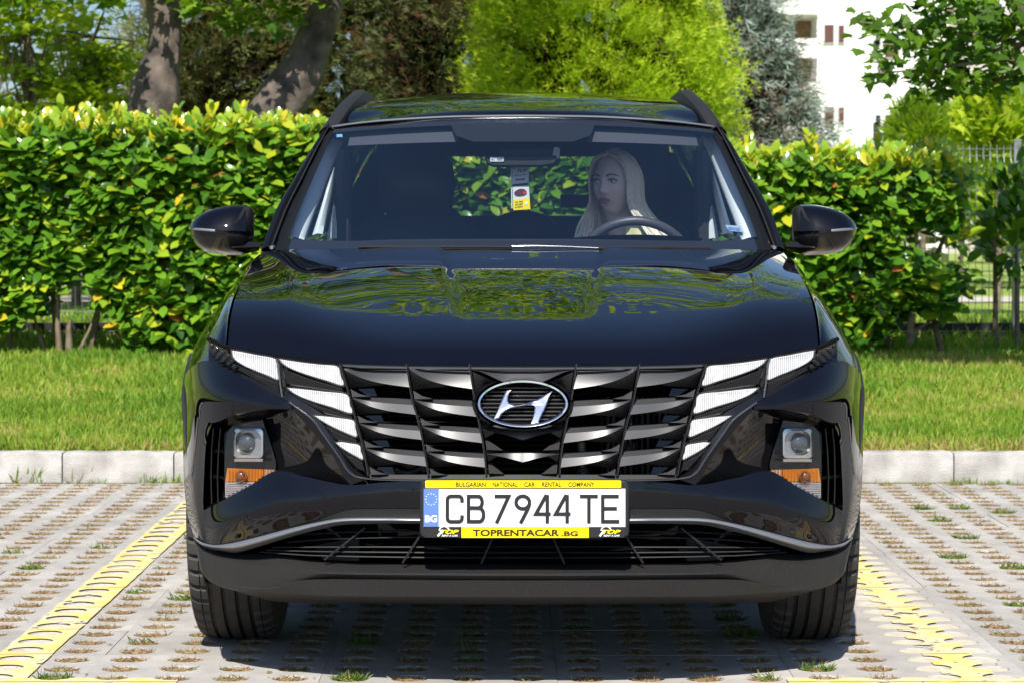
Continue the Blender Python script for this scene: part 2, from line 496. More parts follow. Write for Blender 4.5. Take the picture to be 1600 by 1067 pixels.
def leaf_arrays(pos, d, nrm, size, tpl, tris, tone, wid=1.0):
    """pos, direction of the leaf axis, approximate face normal, per-leaf size"""
    d = unit(d); x = unit(np.cross(d, nrm)); z = np.cross(x, d)
    s = size[:, None, None]
    V = pos[:, None, :] + s * (tpl[None, :, 0:1] * x[:, None, :] * wid + tpl[None, :, 1:2] * d[:, None, :] + tpl[None, :, 2:3] * z[:, None, :])
    k = len(tpl); N = len(pos)
    T = (tris[None] + (np.arange(N) * k)[:, None, None]).reshape(-1, 3)
    return V.reshape(-1, 3), T, np.repeat(tone, k)
LAUREL = (np.array([(0,0,0),(.17,.22,.03),(.25,.5,.05),(.20,.78,.02),(0,1,-.10),(-.20,.78,.02),(-.25,.5,.05),(-.17,.22,.03),(0,.28,-.01),(0,.55,0),(0,.8,-.03)]),
          np.array([(0,1,8),(0,8,7),(1,2,9),(1,9,8),(7,8,9),(7,9,6),(2,3,10),(2,10,9),(6,9,10),(6,10,5),(3,4,10),(5,10,4)]))
_m = [(0,0,0)]
for a_, r_ in ((-150,.30),(-120,.22),(-75,.56),(-45,.28),(-18,.62),(0,.38),(18,.62),(0,0),(0,0)): pass
MAPLE_P = [(0,0),(.14,.05),(.42,-.02),(.34,.2),(.60,.42),(.30,.45),(.22,.62),(0,1.0),(-.22,.62),(-.30,.45),(-.60,.42),(-.34,.2),(-.42,-.02),(-.14,.05)]
MAPLE = (np.array([(x, y, -.12*abs(x)) for x, y in MAPLE_P] + [(0,.35,.05)]), np.array([(i, (i+1) % 14, 14) for i in range(14)]))
SIMPLE = (np.array([(0,0,0),(.26,.45,.05),(0,1,-.05),(-.26,.45,.05)]), np.array([(0,1,2),(0,2,3)]))
SPRAY = (np.array([(0,0,0),(.05,.5,.02),(0,1,0),(-.05,.5,.02),  (.02,.2,0),(.30,.62,.05),(.36,.80,.02),(.22,.62,.04),  (-.02,.2,0),(-.22,.62,.04),(-.36,.80,.02),(-.30,.62,.05)]),
         np.array([(0,1,2),(0,2,3),(4,5,6),(4,6,7),(8,9,10),(8,10,11)]))
BLADE = (np.array([(-.05,0,0),(.05,0,0),(.03,.6,.05),(0,1,.22)]), np.array([(0,1,2),(0,2,3)]))
def leafmat(name, stops, rough=.4, transl=.35, spec=.4):
    m = bpy.data.materials.new(name); m.use_nodes = True
    nt = m.node_tree; b = nt.nodes['Principled BSDF']; out = nt.nodes['Material Output']; L = nt.links.new
    at = nt.nodes.new('ShaderNodeAttribute'); at.attribute_name = 'tone'
    r = nt.nodes.new('ShaderNodeValToRGB')
    els = r.color_ramp.elements
    els[0].position = stops[0][0]; els[0].color = (*stops[0][1], 1); els[1].position = stops[-1][0]; els[1].color = (*stops[-1][1], 1)
    for p, c in stops[1:-1]:
        e = els.new(p); e.color = (*c, 1)
    L(at.outputs['Fac'], r.inputs['Fac']); L(r.outputs[0], b.inputs['Base Color'])
    b.inputs['Roughness'].default_value = rough; b.inputs['Specular IOR Level'].default_value = spec
    t = nt.nodes.new('ShaderNodeBsdfTranslucent')
    vm = nt.nodes.new('ShaderNodeVectorMath'); vm.operation = 'MULTIPLY'; vm.inputs[1].default_value = (1.3, 1.35, .6)
    L(r.outputs[0], vm.inputs[0]); L(vm.outputs[0], t.inputs['Color'])
    mx = nt.nodes.new('ShaderNodeMixShader'); mx.inputs[0].default_value = transl
    L(b.outputs[0], mx.inputs[1]); L(t.outputs[0], mx.inputs[2]); L(mx.outputs[0], out.inputs[0])
    return m
def rdir(n): return unit(rng.normal(size=(n, 3)))

# growth in the paver holes
M['holegrass'] = leafmat('hole_growth', [(0,(.12,.075,.045)),(.35,(.27,.165,.085)),(.6,(.42,.31,.19)),(.72,(.22,.22,.07)),(1,(.08,.17,.02))], .8, .2, .1)
Hs = np.array(holes); cs, sn = math.cos(ROT), math.sin(ROT)
inline = np.min(np.abs(Hs[:, 0:1] - np.array([[LX[0], LX[1] - .075, LX[1] + .078]])), axis=1) < .05
Hw = np.stack([Hs[:, 0]*cs - Hs[:, 1]*sn, Hs[:, 0]*sn + Hs[:, 1]*cs], 1)
sel = np.where(~inline)[0]
kind_ = rng.random(len(Hs)); kind_[Hs[:, 1] > 2.4] *= .9
pos, d_, nr_, sz, tn = [], [], [], [], []
VV, TT, tt = [], [], []; base_ = 0
for h_ in sel:
    n = 16; a = np.arange(n) * 2 * math.pi / n; rr_ = (.0435 if kind_[h_] > .2 else .036) + rng.uniform(-.005, .004, n)
    cz = -.003
    ring = np.stack([Hw[h_, 0] + rr_*np.cos(a), Hw[h_, 1] + rr_*np.sin(a)*.93, np.full(n, cz - .0025)], 1)
    c = np.array([[Hw[h_, 0], Hw[h_, 1], cz + .003]])
    VV.append(np.vstack([ring, c])); TT.append(np.array([(k, (k+1) % n, n) for k in range(n)]) + base_); base_ += n + 1
    tt.append(np.clip(rng.normal(.40, .08, n + 1) + (.16 if kind_[h_] < .3 else 0) + .03*max(0, Hs[h_,1]-.8), 0, .6))
    green = kind_[h_] > .87; k = int(rng.integers(90, 150)) if kind_[h_] < .93 else int(rng.integers(20, 50))
    rad = .044*np.sqrt(rng.random(k)); an = rng.random(k)*2*math.pi
    pos.append(np.stack([Hw[h_, 0] + rad*np.cos(an), Hw[h_, 1] + rad*np.sin(an)*.9, np.full(k, cz)], 1))
    dd = np.stack([rng.normal(size=k), rng.normal(size=k), np.abs(rng.normal(.22 if not green else .7, .25, k)) + .05], 1); d_.append(dd)
    sz.append(rng.uniform(.008, .022, k) * (1.5 if green else 1))
    tn.append(np.clip(rng.normal(.9, .12, k), .6, 1) if green else np.where(rng.random(k) < .12, rng.uniform(.75, 1, k), np.clip(rng.normal(.42, .16, k), .1, .68)))
pos, d_, sz, tn = map(np.concatenate, (pos, d_, sz, tn))
V1, T1, t1 = leaf_arrays(pos, d_, rdir(len(pos)), sz, BLADE[0], BLADE[1], tn, 1.6)
VV.append(V1); TT.append(T1 + base_); tt.append(t1)
tag(nmesh('hole_grass', np.vstack(VV), np.vstack(TT), M['holegrass'], np.concatenate(tt)), 'dry and green grass growing in the round paver holes', 'grass', kind='stuff')
# the holes along the bay lines were filled with pale mortar
inf = MB()
for h_ in np.where(inline)[0]:
    inf.add([(Hw[h_,0] + .045*math.cos(2*math.pi*k/14), Hw[h_,1] + .041*math.sin(2*math.pi*k/14), -.0028) for k in range(14)], [tuple(range(14))])
o = inf.build('hole_mortar', mat('pale_mortar', (.46, .41, .31), .9, var=(.58, .52, .40), vscale=30, bump=.5, bscale=120), pave); o.data.transform(Matrix.Rotation(-ROT, 4, 'Z')); o['kind'] = 'stuff'

# ------------------------------------------------------------------ kerb
kerb = MB().box((0, 4.215, -.02), (14, .11, .04)).build('kerb', M['kerb'], None, smooth=False); kerb.rotation_euler.z = ROT; tag(kerb, kind='structure')
def kerb_mesh(seed):
    r_ = random.Random(seed); L = .494; mb = MB(); G = []
    prof = [(.10, .0), (0, .0), (0, .03), (.001, .075), (.002, .122), (.006, .132), (.016, .137), (.10, .137), (.10, .0)]
    for k in range(13):
        x = L * k / 12; e = .004 if k in (0, 12) else 0
        G.append([Vector((x, y + e + r_.uniform(-.0012, .0012) * (z > .02), z + r_.uniform(-.0015, .0015) * (z > .1) - (e if z > .1 else 0))) for y, z in prof])
    mb.grid(G); mb.add(G[0], [tuple(range(8))]); mb.add(G[-1], [tuple(range(8))[::-1]])
    return mb
kvar = []
for s_ in range(3):
    o = kerb_mesh(s_).build('kerb_stone', M['kerb'], kerb, 30); kvar.append(o.data); bpy.data.objects.remove(o)
for k in range(-9, 9):
    o = bpy.data.objects.new('kerb_stone', kvar[k % 3]); C.objects.link(o); o.parent = kerb
    o.location = (-.015 + k * .5 - .02, 4.145, random.uniform(-.003, .003)); o.rotation_euler.z = random.uniform(-.004, .004)

# ------------------------------------------------------------------ lawn blades
M['grass'] = leafmat('lawn_blades', [(0,(.42,.34,.14)),(.25,(.36,.38,.07)),(.5,(.24,.36,.035)),(1,(.10,.22,.02))], .55, .4, .3)
def blades(n, x0, x1, y0, y1, s0, s1, wid):
    x = rng.uniform(x0, x1, n); y = rng.uniform(y0, y1, n)
    z = np.interp(y, [4.2, 4.8, 9.1, 12, 20], [.125, .145, .30, .36, .42])
    patch = np.array([noise.noise((a * .9, b * .9, 3)) + .5 * noise.noise((a * 3, b * 3, 8)) for a, b in zip(x, y)])
    tone = np.clip(.54 + .70 * patch + rng.normal(0, .20, n), 0, 1)
    tone = np.where(y < 4.5, tone - rng.uniform(0, .6, n) * (4.5 - y) / .3, tone)
    d = np.stack([rng.normal(0, .45, n), rng.normal(0, .45, n), np.ones(n)], 1)
    s = rng.uniform(s0, s1, n) * (1 + .35 * patch)
    return leaf_arrays(np.stack([x, y, z - .003], 1), d, rdir(n), s, BLADE[0], BLADE[1], np.clip(tone, 0, 1), wid)
A = [blades(100000, -4.6, 4.4, 4.25, 6.2, .03, .075, 1.0), blades(84000, -5.2, 4.8, 6.2, 9.4, .035, .085, 1.5), blades(16000, -4.2, 4.6, 9.4, 14, .05, .13, 2.2),
     blades(700, -3.1, 3.1, 4.24, 4.32, .05, .12, .8)]
o_ = 0; VV, TT, tt = [], [], []
for v, t, c in A: VV.append(v); TT.append(t + o_); tt.append(c); o_ += len(v)
tag(nmesh('lawn_grass', np.vstack(VV), np.vstack(TT), M['grass'], np.concatenate(tt)), 'short sunlit lawn grass between the kerb and the hedge', 'grass', kind='stuff')
# weeds at the foot of the kerb
pos, d_, sz, tn = [], [], [], []
for (a, b, n, h_, g) in ((44,755,14,.16,.6),(240,752,40,.09,.7),(262,752,26,.06,.5),(280,750,30,.08,.7),(146,756,34,.05,.8),(120,750,10,.13,.4),(205,756,36,.04,.4),(1500,752,50,.05,.35),(1508,752,40,.06,.9),(1552,755,60,.045,.85),(1578,753,40,.05,.9),(1440,754,60,.03,.3),(1400,755,40,.03,.3),(60,756,50,.025,.3),(1380,752,20,.05,.8)):
    p = P(a, b, 4.12)
    pos.append(np.stack([p.x + rng.normal(0, .035, n), 4.12 + rng.normal(0, .012, n) + .0066*p.x*-1, np.full(n, -.005)], 1))
    d_.append(np.stack([rng.normal(0, .45, n), rng.normal(0, .35, n) - .1, np.ones(n)], 1)); sz.append(rng.uniform(.45, .95, n) * h_ * .8); tn.append(np.clip(rng.normal(g, .2, n), 0, 1))
n = 900
pos.append(np.stack([rng.uniform(-3, 3, n), 4.125 + rng.normal(0, .014, n), np.full(n, -.004)], 1)); d_.append(np.stack([rng.normal(0, .9, n), rng.normal(0, .5, n), np.full(n, .5)], 1)); sz.append(rng.uniform(.01, .03, n)); tn.append(np.clip(rng.normal(.25, .2, n), 0, 1))
pos, d_, sz, tn = map(np.concatenate, (pos, d_, sz, tn))
v, t, c = leaf_arrays(pos, d_, rdir(len(pos)), sz, BLADE[0], BLADE[1], tn, .8)
tag(nmesh('kerb_weed', v, t, M['grass'], c), 'small weeds growing along the foot of the kerb', 'weeds', kind='stuff')

# leaf litter and grit lying on the slabs
n = 420
x = rng.uniform(-3.1, 3.1, n); y = np.where(rng.random(n) < .6, 4.1 - np.abs(rng.normal(0, .35, n)), rng.uniform(-.9, 4.0, n))
v, t, c = leaf_arrays(np.stack([x, y, np.full(n, .004)], 1), np.stack([rng.normal(size=n), rng.normal(size=n), np.full(n, .12)], 1), np.array([[0, 0, 1.]]) + rdir(n)*.35, rng.uniform(.006, .028, n), SIMPLE[0], SIMPLE[1], np.clip(rng.normal(.3, .2, n), 0, .6))
tag(nmesh('leaf_litter', v, t, M['holegrass'], c), 'dry leaf litter scattered over the pavers', 'leaf litter', kind='stuff')
# ================================================================== the car
car = thing('car', 'glossy black five-door SUV with lit daytime lamps parked nose-out on the pavers', 'car', (0, 0, 0))

def px(pts, off=0.0): return [S(a, b, off) for a, b in pts]
def pxo(pts): return [S(a, b, c) for a, b, c in pts]

# ---- hood
hf = px([(817,569),(760,569),(700,568.5),(600,567.5),(530,565),(450,557),(400,549),(356,540)], .02)
hr = [P(817,386,.33), P(760,386,.333), P(700,386.5,.345), P(600,387.5,.38), P(530,389,.43), P(470,391,.49), P(435,392.5,.545), P(412,394,.60)]
gc = pchip([0,.05,.15,.3,.5,.65,.8,1], [0,.134,.285,.452,.650,.772,.880,1])
ge = pchip([0,.04,.10,.2,.5,.75,1], [0,.20,.36,.52,.76,.89,1])
def hood_half(n=64, nv=56):
    a = resample(hf, n); b = resample(hr, n); G = []
    for i in range(nv + 1):
        v = (i / nv) ** 1.25; row = []
        for j in range(n):
            u = j / (n - 1)
            p = a[j].lerp(b[j], v)
            g = lerp(gc(v), ge(v), smooth(.35, 1, u))
            z = lerp(a[j].z, b[j].z, g); ax = abs(p.x)
            xc = lerp(.142, .232, v)
            z -= .0065 * smooth(.12, .5, v) * (1 - smooth(xc - .005, xc + .005, ax)) * (1 - .0 * v)
            xr = lerp(.56, .715, v)
            z += .006 * math.exp(-((ax - xr) / .055) ** 2) * smooth(.05, .4, v) * (1 - smooth(.9, 1, v) * .5)
            row.append(Vector((p.x, p.y, z)))
        G.append(row)
    lip = [Vector((p.x, p.y + .018, p.z - .007)) for p in G[0]]      # the folded front edge
    side = None
    return [lip] + G
h = MB().grid(hood_half()).mirror()
h.build('hood', M['paint'], car, 60)

# ---- body sides as one function of length and height
base = pchip([.24,.32,.45,.60,.70,.78,.86,.93,.98,1.005], [.87,.90,.915,.928,.932,.918,.878,.832,.79,.757])
shf = pchip([-.52,-.46,-.30,-.15,0,.25,.45,.8,2,3.6], [-.19,-.11,-.048,-.02,0,.03,.048,.068,.10,.13])
plf = pchip([-.52,-.45,-.3,-.1,.1,2.6,3.1,3.5,3.62], [.45,.59,.79,.93,1,1,.96,.8,.6])
x0f = pchip([-.5,.2,.6,1.2,3.6], [.752,.757,.778,.77,.74])
ARCH = (0.0, 2.68); AR = .402; WZ = .358
def side(y, zz):
    z = zz + shf(y) * smooth(.45, .92, zz)
    b = base(zz)
    x0 = x0f(y)
    if b > .757: x = x0 + (b - .757) * plf(y) * (.932 - x0) / (.932 - .757)
    else: x = b
    if zz < .62 and y > .5: x -= .018 * math.exp(-((zz - .47) / .07) ** 2)
    return Vector((-x, y, z))
def side_panel(y0, y1, z0=.25, z1=1.005, ny=None, zlow=None):
    mb = MB(); ny = ny or max(4, int((y1 - y0) / .02)); nz = 46
    G = [[side(lerp(y0, y1, i / ny), lerp(z0, z1, j / nz)) for j in range(nz + 1)] for i in range(ny + 1)]
    vs = [p for r in G for p in r]; fs = []
    inside = lambda p: any((p.y - a) ** 2 + (p.z - WZ) ** 2 < AR * AR for a in ARCH)
    for i in range(ny):
        for j in range(nz):
            q = (i*(nz+1)+j, i*(nz+1)+j+1, (i+1)*(nz+1)+j+1, (i+1)*(nz+1)+j)
            c = sum((vs[k] for k in q), Vector()) / 4
            if inside(c): continue
            if zlow is not None and c.z < zlow(c.y): continue
            fs.append(q)
    used = {k for f in fs for k in f}
    for k in used:
        p = vs[k]
        for a in ARCH:
            d = math.hypot(p.y - a, p.z - WZ)
            if d < AR and d > 1e-6:
                p.y = a + (p.y - a) * AR / d; p.z = WZ + (p.z - WZ) * AR / d
    return mb.add(vs, fs)
seam_low = lambda y: lerp(.795, .750, (y + .5) / .23) if y < -.27 else -1
both(side_panel(-.505, .55, .60, zlow=seam_low), 'fender', M['paint'], car)
both(side_panel(.556, 1.62), 'front_door', M['paint'], car)
both(side_panel(1.626, 2.62), 'rear_door', M['paint'], car)
both(side_panel(2.626, 3.60), 'rear_quarter', M['paint'], car)
lowf = MB().add(*(lambda q: (q.v, q.f))(side_panel(.36, .55, .25, .60)))
both(lowf, 'fender_skirt', M['paint'], car)
# wheel arch cladding and dark wheel houses
for a in ARCH:
    mb = MB(); G = []
    for rr, dx in ((.378, .03), (.382, -.004), (.428, -.006), (.434, .006)):
        row = []
        for k in range(41):
            t = math.pi * (-.04 + 1.08 * k / 40)
            y, z = a + rr * math.cos(t), WZ + rr * math.sin(t)
            zz = z
            for _ in range(4): zz = z - shf(y) * smooth(.45, .92, zz)
            q = side(y, zz)
            row.append(Vector((q.x + dx, y, z)))
        G.append(row)
    both(mb.grid(G), 'arch_cladding', M['matte'], car)
    mb = MB(); G = []
    for x in (-.90, -.60):
        G.append([Vector((x + (.04 if x < -.8 else 0), a + .385 * math.cos(math.pi * k / 24), WZ + .385 * math.sin(math.pi * k / 24))) for k in range(25)])
    G.append([Vector((-.6, a + .01 * math.cos(math.pi * k / 24), WZ)) for k in range(25)])
    both(mb.grid(G), 'wheel_house', M['void'], car)
MB().box((0, 1.5, .255), (1.62, 4.1, .05)).box((0, 3.0, .40), (1.2, 1.1, .25)).build('underbody', M['void'], car, smooth=False)

# ---- bumper cover (gloss): cheeks, pocket brow, strip beside the grille, lower sweep
bc = MB()
def outer(a, b, y): return P(a, b, y)
top_net = [
 [outer(289,585,-.27), S(299,573.5), S(326,563.5), S(385,592), S(440,622), S(456,631)],
 [outer(287,612,-.26), S(299,612,-.004), S(325,612,-.020), S(372,619,-.022), S(426,632,-.012), S(456,635,-.004)],
 [outer(286,640,-.25), S(299,645,-.004), S(331,660,-.020), S(370,645.5,-.024), S(413,639,-.014), S(456,639,-.005)]]
bc.grid(net(top_net, 8, 8))
cheek = [
 [outer(286,640,-.25), S(299,645,-.004), S(331,660,-.020)],
 [outer(286,700,-.31), S(300,700), S(322,692,-.012)],
 [outer(288,760,-.36), S(301,760), S(318,762)],
 [outer(293,802,-.39), S(305,803), S(318,797)],
 [outer(303,838,-.41), S(313,842), S(325,850)]]
bc.grid(net(cheek, 8, 8))
strip = [
 [S(456,631,.0), S(487,656), S(505,680), S(530,715), S(547,741), S(576,747)],
 [S(456,639), S(480,664), S(503,692), S(522,715), S(535,740), S(548,757)]]
bc.grid(net(strip, 8, 3))
low_net = [
 [S(318,797), S(345,783), S(390,758.5), S(433,735), S(485,746), S(545,757), S(600,753), S(653,751), S(740,751), S(817,751)],
 [S(320,825,.0), S(344,822,-.012), S(390,806,-.022), S(445,788,-.026), S(495,780,-.018), S(548,774,-.008), S(600,771,-.004), S(653,769,-.004), S(740,769,-.004), S(817,769,-.004)],
 [S(325,851), S(341,853), S(395,841), S(450,827), S(497,812), S(545,797), S(600,795), S(653,795), S(740,795), S(817,795)]]
bc.grid(net(low_net, 7, 9))
bc.mirror().build('bumper_cover', M['paint'], car, 40)
# round tow-hook cap on the left of the plate
ring = [S(562 + 13.5*math.cos(2*math.pi*k/28), 761 + 13.5*math.sin(2*math.pi*k/28), -.004) for k in range(29)]
MB().tube([p + Vector((0, .0035, 0)) for p in ring], .0012, 6).build('tow_hook_cap', M['gloss'], car)

# ---- lamp and grille surround
g0 = [533,567]
lo = [(326,563),(358,583.5),(400,602),(440,621.5),(456,631),(487,656),(505,680),(530,715),(547,741),(576,747)]
hi = [(326,532),(356,542),(400,551.5),(450,559.5),(500,564.5),(533,568),(546,616),(557,657),(567,695),(576,744)]
both(MB().grid(net([px(lo, .004), px([((a+c)/2,(b+d)/2) for (a,b),(c,d) in zip(lo,hi)], .034), px(hi, .022)], 8, 6)), 'lamp_surround', M['gloss'], car)
# clear cover over the outer lamp with its dark cells
oc = MB()
for i in range(3):
    for j in range(4):
        x, y = 331 + j * 8.5 + i * 5, 541 + i * 8 + j * 5.2
        oc.sphere(S(x, y, .006), (.006, .004, .006), 0, 8, 5)
both(oc, 'lamp_cell', M['gloss'], car)
DRL = [
 [(362,547.5),(378,550),(400,554.5),(430,561),(433,577),(435,592.5),(418,586),(400,579),(380,570),(366,560)],
 [(437,561),(470,566),(500,569.5),(527,572.5),(532,587),(536,601.5),(510,594),(480,585),(457,576.5),(444,569)],
 [(450,606),(470,607.5),(505,611.5),(541,616),(546,631),(549,645),(520,636),(490,627),(470,619.5),(458,613)],
 [(491,649),(510,650.5),(530,653),(552,657),(555,669),(557,681.5),(540,675.5),(522,667.5),(506,659)],
 [(525,691.5),(534,690.5),(547,692.5),(561,695.5),(564,706),(567,717),(556,712),(545,706),(533,698.5)]]
for d in DRL:
    pts = dense([Vector((a, b, 0)) for a, b in d] + [Vector((*d[0], 0))], 4)[:-1]
    mb = MB().prism([S(p.x, p.y, .004) for p in pts], .02, bevel=.002)
    both(mb, 'daytime_lamp', M['drl'], car)
    cx_ = sum(p.x for p in pts)/len(pts); cy_ = sum(p.y for p in pts)/len(pts)
    edge = [S(cx_ + (p.x-cx_)*1.035, cy_ + (p.y-cy_)*1.07, .010) for p in pts]
    both(MB().tube(edge + [edge[0]], .0022, 5, cap=False), 'lamp_bezel', M['fin_lo'], car)
# angled dark facets between the lamps
for d in [[(440,575),(480,590),(535,606),(538,613),(470,604),(447,601)], [(452,614),(500,634),(550,650),(552,655),(505,646),(470,628)], [(492,655),(522,672),(558,687),(560,693),(524,688),(506,672)],
          [(362,566),(400,584),(436,598),(438,615),(405,598),(372,580)], [(524,696),(545,712),(568,722),(572,738),(556,732),(540,716)]]:
    both(MB().prism(px(d, .012), .01, bevel=.004), 'lamp_facet', M['gloss'], car)
both(MB().tube(dense(px([(432,560),(436,580),(438,600),(441,620)], .006), 6), .0035, 6), 'lamp_divider', M['trimline'], car)
MB().tube(dense(px([(452,628),(487,654),(505,678),(530,713),(548,739),(576,747.5),(653,750),(740,750.5),(817,751)], -.004) , 6), .0024, 6).mirror().build('grille_trim', M['trimline'], car)
MB().tube(dense(px([(533,570.5),(600,573),(700,574.5),(817,575)], .012), 8), .0042, 6).mirror().build('grille_top_trim', M['trimline'], car)
MB().tube(dense(px([(326,530),(356,542.5),(400,552),(450,560),(530,568),(600,570.5),(700,571.5),(817,572)], .024), 6), .006, 6).mirror().build('hood_gap_seal', M['void'], car)

# ---- parametric grille
cols = [pchip([565,616,657,695,746], [531,546,557,567,577]), pchip([565,621,661,701,746], [635,644,655,663,670.5]), pchip([565,625,665,706,746], [733.5,742,750,757,760.5])]
cols.append(lambda y: 817*2 - cols[2](y))
rows_y = [[575,619.5,660,698.5,741], [575,623,664,704.5,742], [576,625,667,706,742]]
def cell(c, s, y): return lerp(cols[c](y), cols[c+1](y), s)
def gp(c, r, s, t, off):
    y = lerp(rows_y[c][r], rows_y[c][r+1], t); y += 0 if c == 2 else (rows_y[min(c+1,2)][r] - rows_y[c][r]) * s * .8 * (1-t) 
    return S(cell(c, s, y), y, off)
A0, A1 = .03, .985
def fin(c, r):
    """one jewel of the grille: bright upper facet, satin lower facet, upturned corner"""
    up = MB(); N = 18
    rs = pchip([0,.12,.3,.6,1], [.03,.20,.38,.54,.66])
    top = [gp(c, r, lerp(A0, A1, k/N), 0.0, lerp(.004, .030 if r == 0 else .030, smooth(0,.22,k/N))) for k in range(N+1)]
    mid = [gp(c, r, lerp(A0, A1, k/N), rs(k/N)*(.55 if r == 0 else .40), lerp(.003, .010 if r == 0 else .0072, smooth(0,.2,k/N))) for k in range(N+1)]
    rid = [gp(c, r, lerp(A0, A1, k/N), rs(k/N), .0) for k in range(N+1)]
    und = [gp(c, r, lerp(A0, A1, k/N), rs(k/N)+.02, .035) for k in range(N+1)]
    up.grid([top, mid, rid]); up.grid([rid, und])
    lo = MB()
    a = [gp(c, r, lerp(A0, .62, k/8), rs(lerp(0,.6,k/8))+.01, .001) for k in range(9)]
    b = [gp(c, r, lerp(A0+.01, .55, k/8), lerp(.70, rs(.58)+.07, (k/8)**.8), lerp(.034, .02, k/8)) for k in range(9)]
    lo.grid([a, b])
    tri = MB()
    tri.grid([[gp(c, r, A0+.01, .72, .020), gp(c, r, A0+.01, .72, .020), gp(c,r,A0+.01,.72,.020)],
              [gp(c, r, A0+.01, .86, .010), gp(c, r, .12, .88, .010), gp(c, r, .17, .90, .011)],
              [gp(c, r, A0+.005, 1.0, .0), gp(c, r, .16, .995, .0), gp(c, r, .33, .985, .008)]])
    tri.grid([[gp(c, r, A0+.005, 1.0, .0), gp(c, r, .33, .985, .008)], [gp(c, r, A0+.01, 1.03, .03), gp(c, r, .33, 1.02, .03)]])
    return up, lo, tri
for c in (0, 1):
    for r in range(4):
        up, lo_, tri = fin(c, r)
        both(up, 'grille_fin', M['fin'], car, 62 if r == 0 else 18)
        both(lo_, 'fin_facet', M['fin_lo'], car, 25)
        both(tri, 'fin_corner', M['fin'], car, 20)
        if c == 0:
            q = [gp(c, r, .16, .72, .034), gp(c, r, .42, .70, .034), gp(c, r, .44, .97, .03), gp(c, r, .30, .97, .03)]
            both(MB().add(q, [(0,1,2,3)]), 'fin_plate', M['gloss'], car)
def gc3(s, y, off): return S(lerp(cols[2](y) + 3, 817, s), y, off)
# centre column: brow over the emblem, two pointed fins below it
N = 20
top = [gc3(k/N, 577, .026) for k in range(N+1)]
rid = [gc3(k/N, lerp(578, 598, smooth(0, .75, k/N)), .0) for k in range(N+1)]
und = [gc3(k/N, lerp(579, 600, smooth(0, .75, k/N)), .03) for k in range(N+1)]
MB().grid([top, rid, und]).mirror().build('grille_fin', M['fin'], car, 25)
both(MB().grid([[gc3(0, 580, .002), gc3(.2, 588, .004), gc3(.42, 596, .008)], [gc3(0, 622, .03), gc3(.08, 612, .03), gc3(.25, 600, .03)]]), 'fin_facet', M['fin_lo'], car)
for y0, y1, h0 in ((668, 687, 5), (706, 721.5, 5)):
    top = [gc3(k/N, y0 + (1-k/N)*1.0, .030) for k in range(N+1)]
    rid = [gc3(k/N, y0 + (1-k/N)*1.0 + 1.2, .0085) for k in range(N+1)]
    mid = [gc3(k/N, lerp(y0 + h0*.6, y1, (k/N)**1.25), .0) for k in range(N+1)]
    und = [gc3(k/N, lerp(y0 + h0*.8, y1+1, (k/N)**1.25), .05) for k in range(N+1)]
    MB().grid([top, rid, mid, und]).mirror().build('grille_fin', M['fin'], car, 18)
for y0 in (685, 722):
    tri = MB().grid([[gc3(.02, y0-1, .03)]*2, [gc3(.02, y0+17, .0), gc3(.46, y0+18, .006)], [gc3(.02, y0+19.5, .03), gc3(.46, y0+19, .03)]])
    tri.grid([[gc3(.0, y0-20, .02), gc3(.3, y0-16, .03)], [gc3(.02, y0-1, .03), gc3(.28, y0-9, .03)]])
    both(tri, 'fin_corner', M['fin_lo'], car, 20)
both(MB().grid([[gc3(.02,628,.03), gc3(.2,650,.03), gc3(.42,663,.03)], [gc3(.02,666,.02), gc3(.2,668,.02), gc3(.5,668.5,.02)]]), 'fin_facet', M['fin_lo'], car)
# slanted dividers between the columns
for c in (0, 1, 2):
    ys = [568 + 175 * k / 16 for k in range(17)]
    f1 = [S(cols[c](y) - 1.0, y, .004) for y in ys]; f2 = [S(cols[c](y) + 1.4, y, .004) for y in ys]
    b1 = [S(cols[c](y) - 1.0, y, .05) for y in ys]; b2 = [S(cols[c](y) + 1.4, y, .05) for y in ys]
    both(MB().grid([b1, f1, f2, b2]), 'grille_divider', M['gloss'], car, 30)
    both(MB().tube([S(cols[c](y) - 1.2, y, .002) for y in ys], .0009, 5), 'divider_edge', M['trimline'], car)
MB().grid([px([(577,741),(700,741),(817,741)], .012), px([(578,750),(700,751),(817,752)], .0)]).mirror().build('grille_sill', M['dark'], car)
# what shows through the openings: cooler shutters on one side, bright cooler fins on the other
def wall(pts4, off): return [S(a, b, off) for a, b in pts4]
MB().grid([px([(520,560),(600,560),(700,560),(817,560)], .15), px([(560,752),(600,752),(700,752),(817,752)], .15)]).mirror().build('cooler_back', M['void'], car)
sh = MB()
for k in range(17):
    y = 592 + k * 9.2
    sh.grid([px([(590,y),(650,y),(740,y),(817,y),(880,y)], .105), px([(590,y+2.6),(650,y+2.6),(740,y+2.6),(817,y+2.6),(880,y+2.6)], .085), px([(590,y+4),(650,y+4),(740,y+4),(817,y+4),(880,y+4)], .11)])
sh.build('cooler_shutter', M['slat'], car, 20)
for k in range(15):
    x = 938 + k * 9.0
    hh = 620 if k < 12 else 640
    MB().grid([[S(x, hh, .12), S(x, 740, .12)], [S(x+3.4, hh, .105), S(x+3.4, 740, .105)], [S(x+5, hh, .12), S(x+5, 740, .12)]]).build('cooler_fin', M['alu'] if k % 3 else M['slat'], car, 20)
MB().tube([S(908, 690, .06), S(911, 742, .06)], .011, 12).tube([S(910, 733, .06), S(911, 739, .055)], .014, 12).build('coolant_hose', M['slat'], car)
MB().tube(dense(px([(622,718),(640,728),(655,722),(664,736)], .08), 5), .006, 8).tube(dense(px([(618,735),(640,738),(660,730)], .08), 5), .005, 8).build('bundled_hose', M['slat'], car)

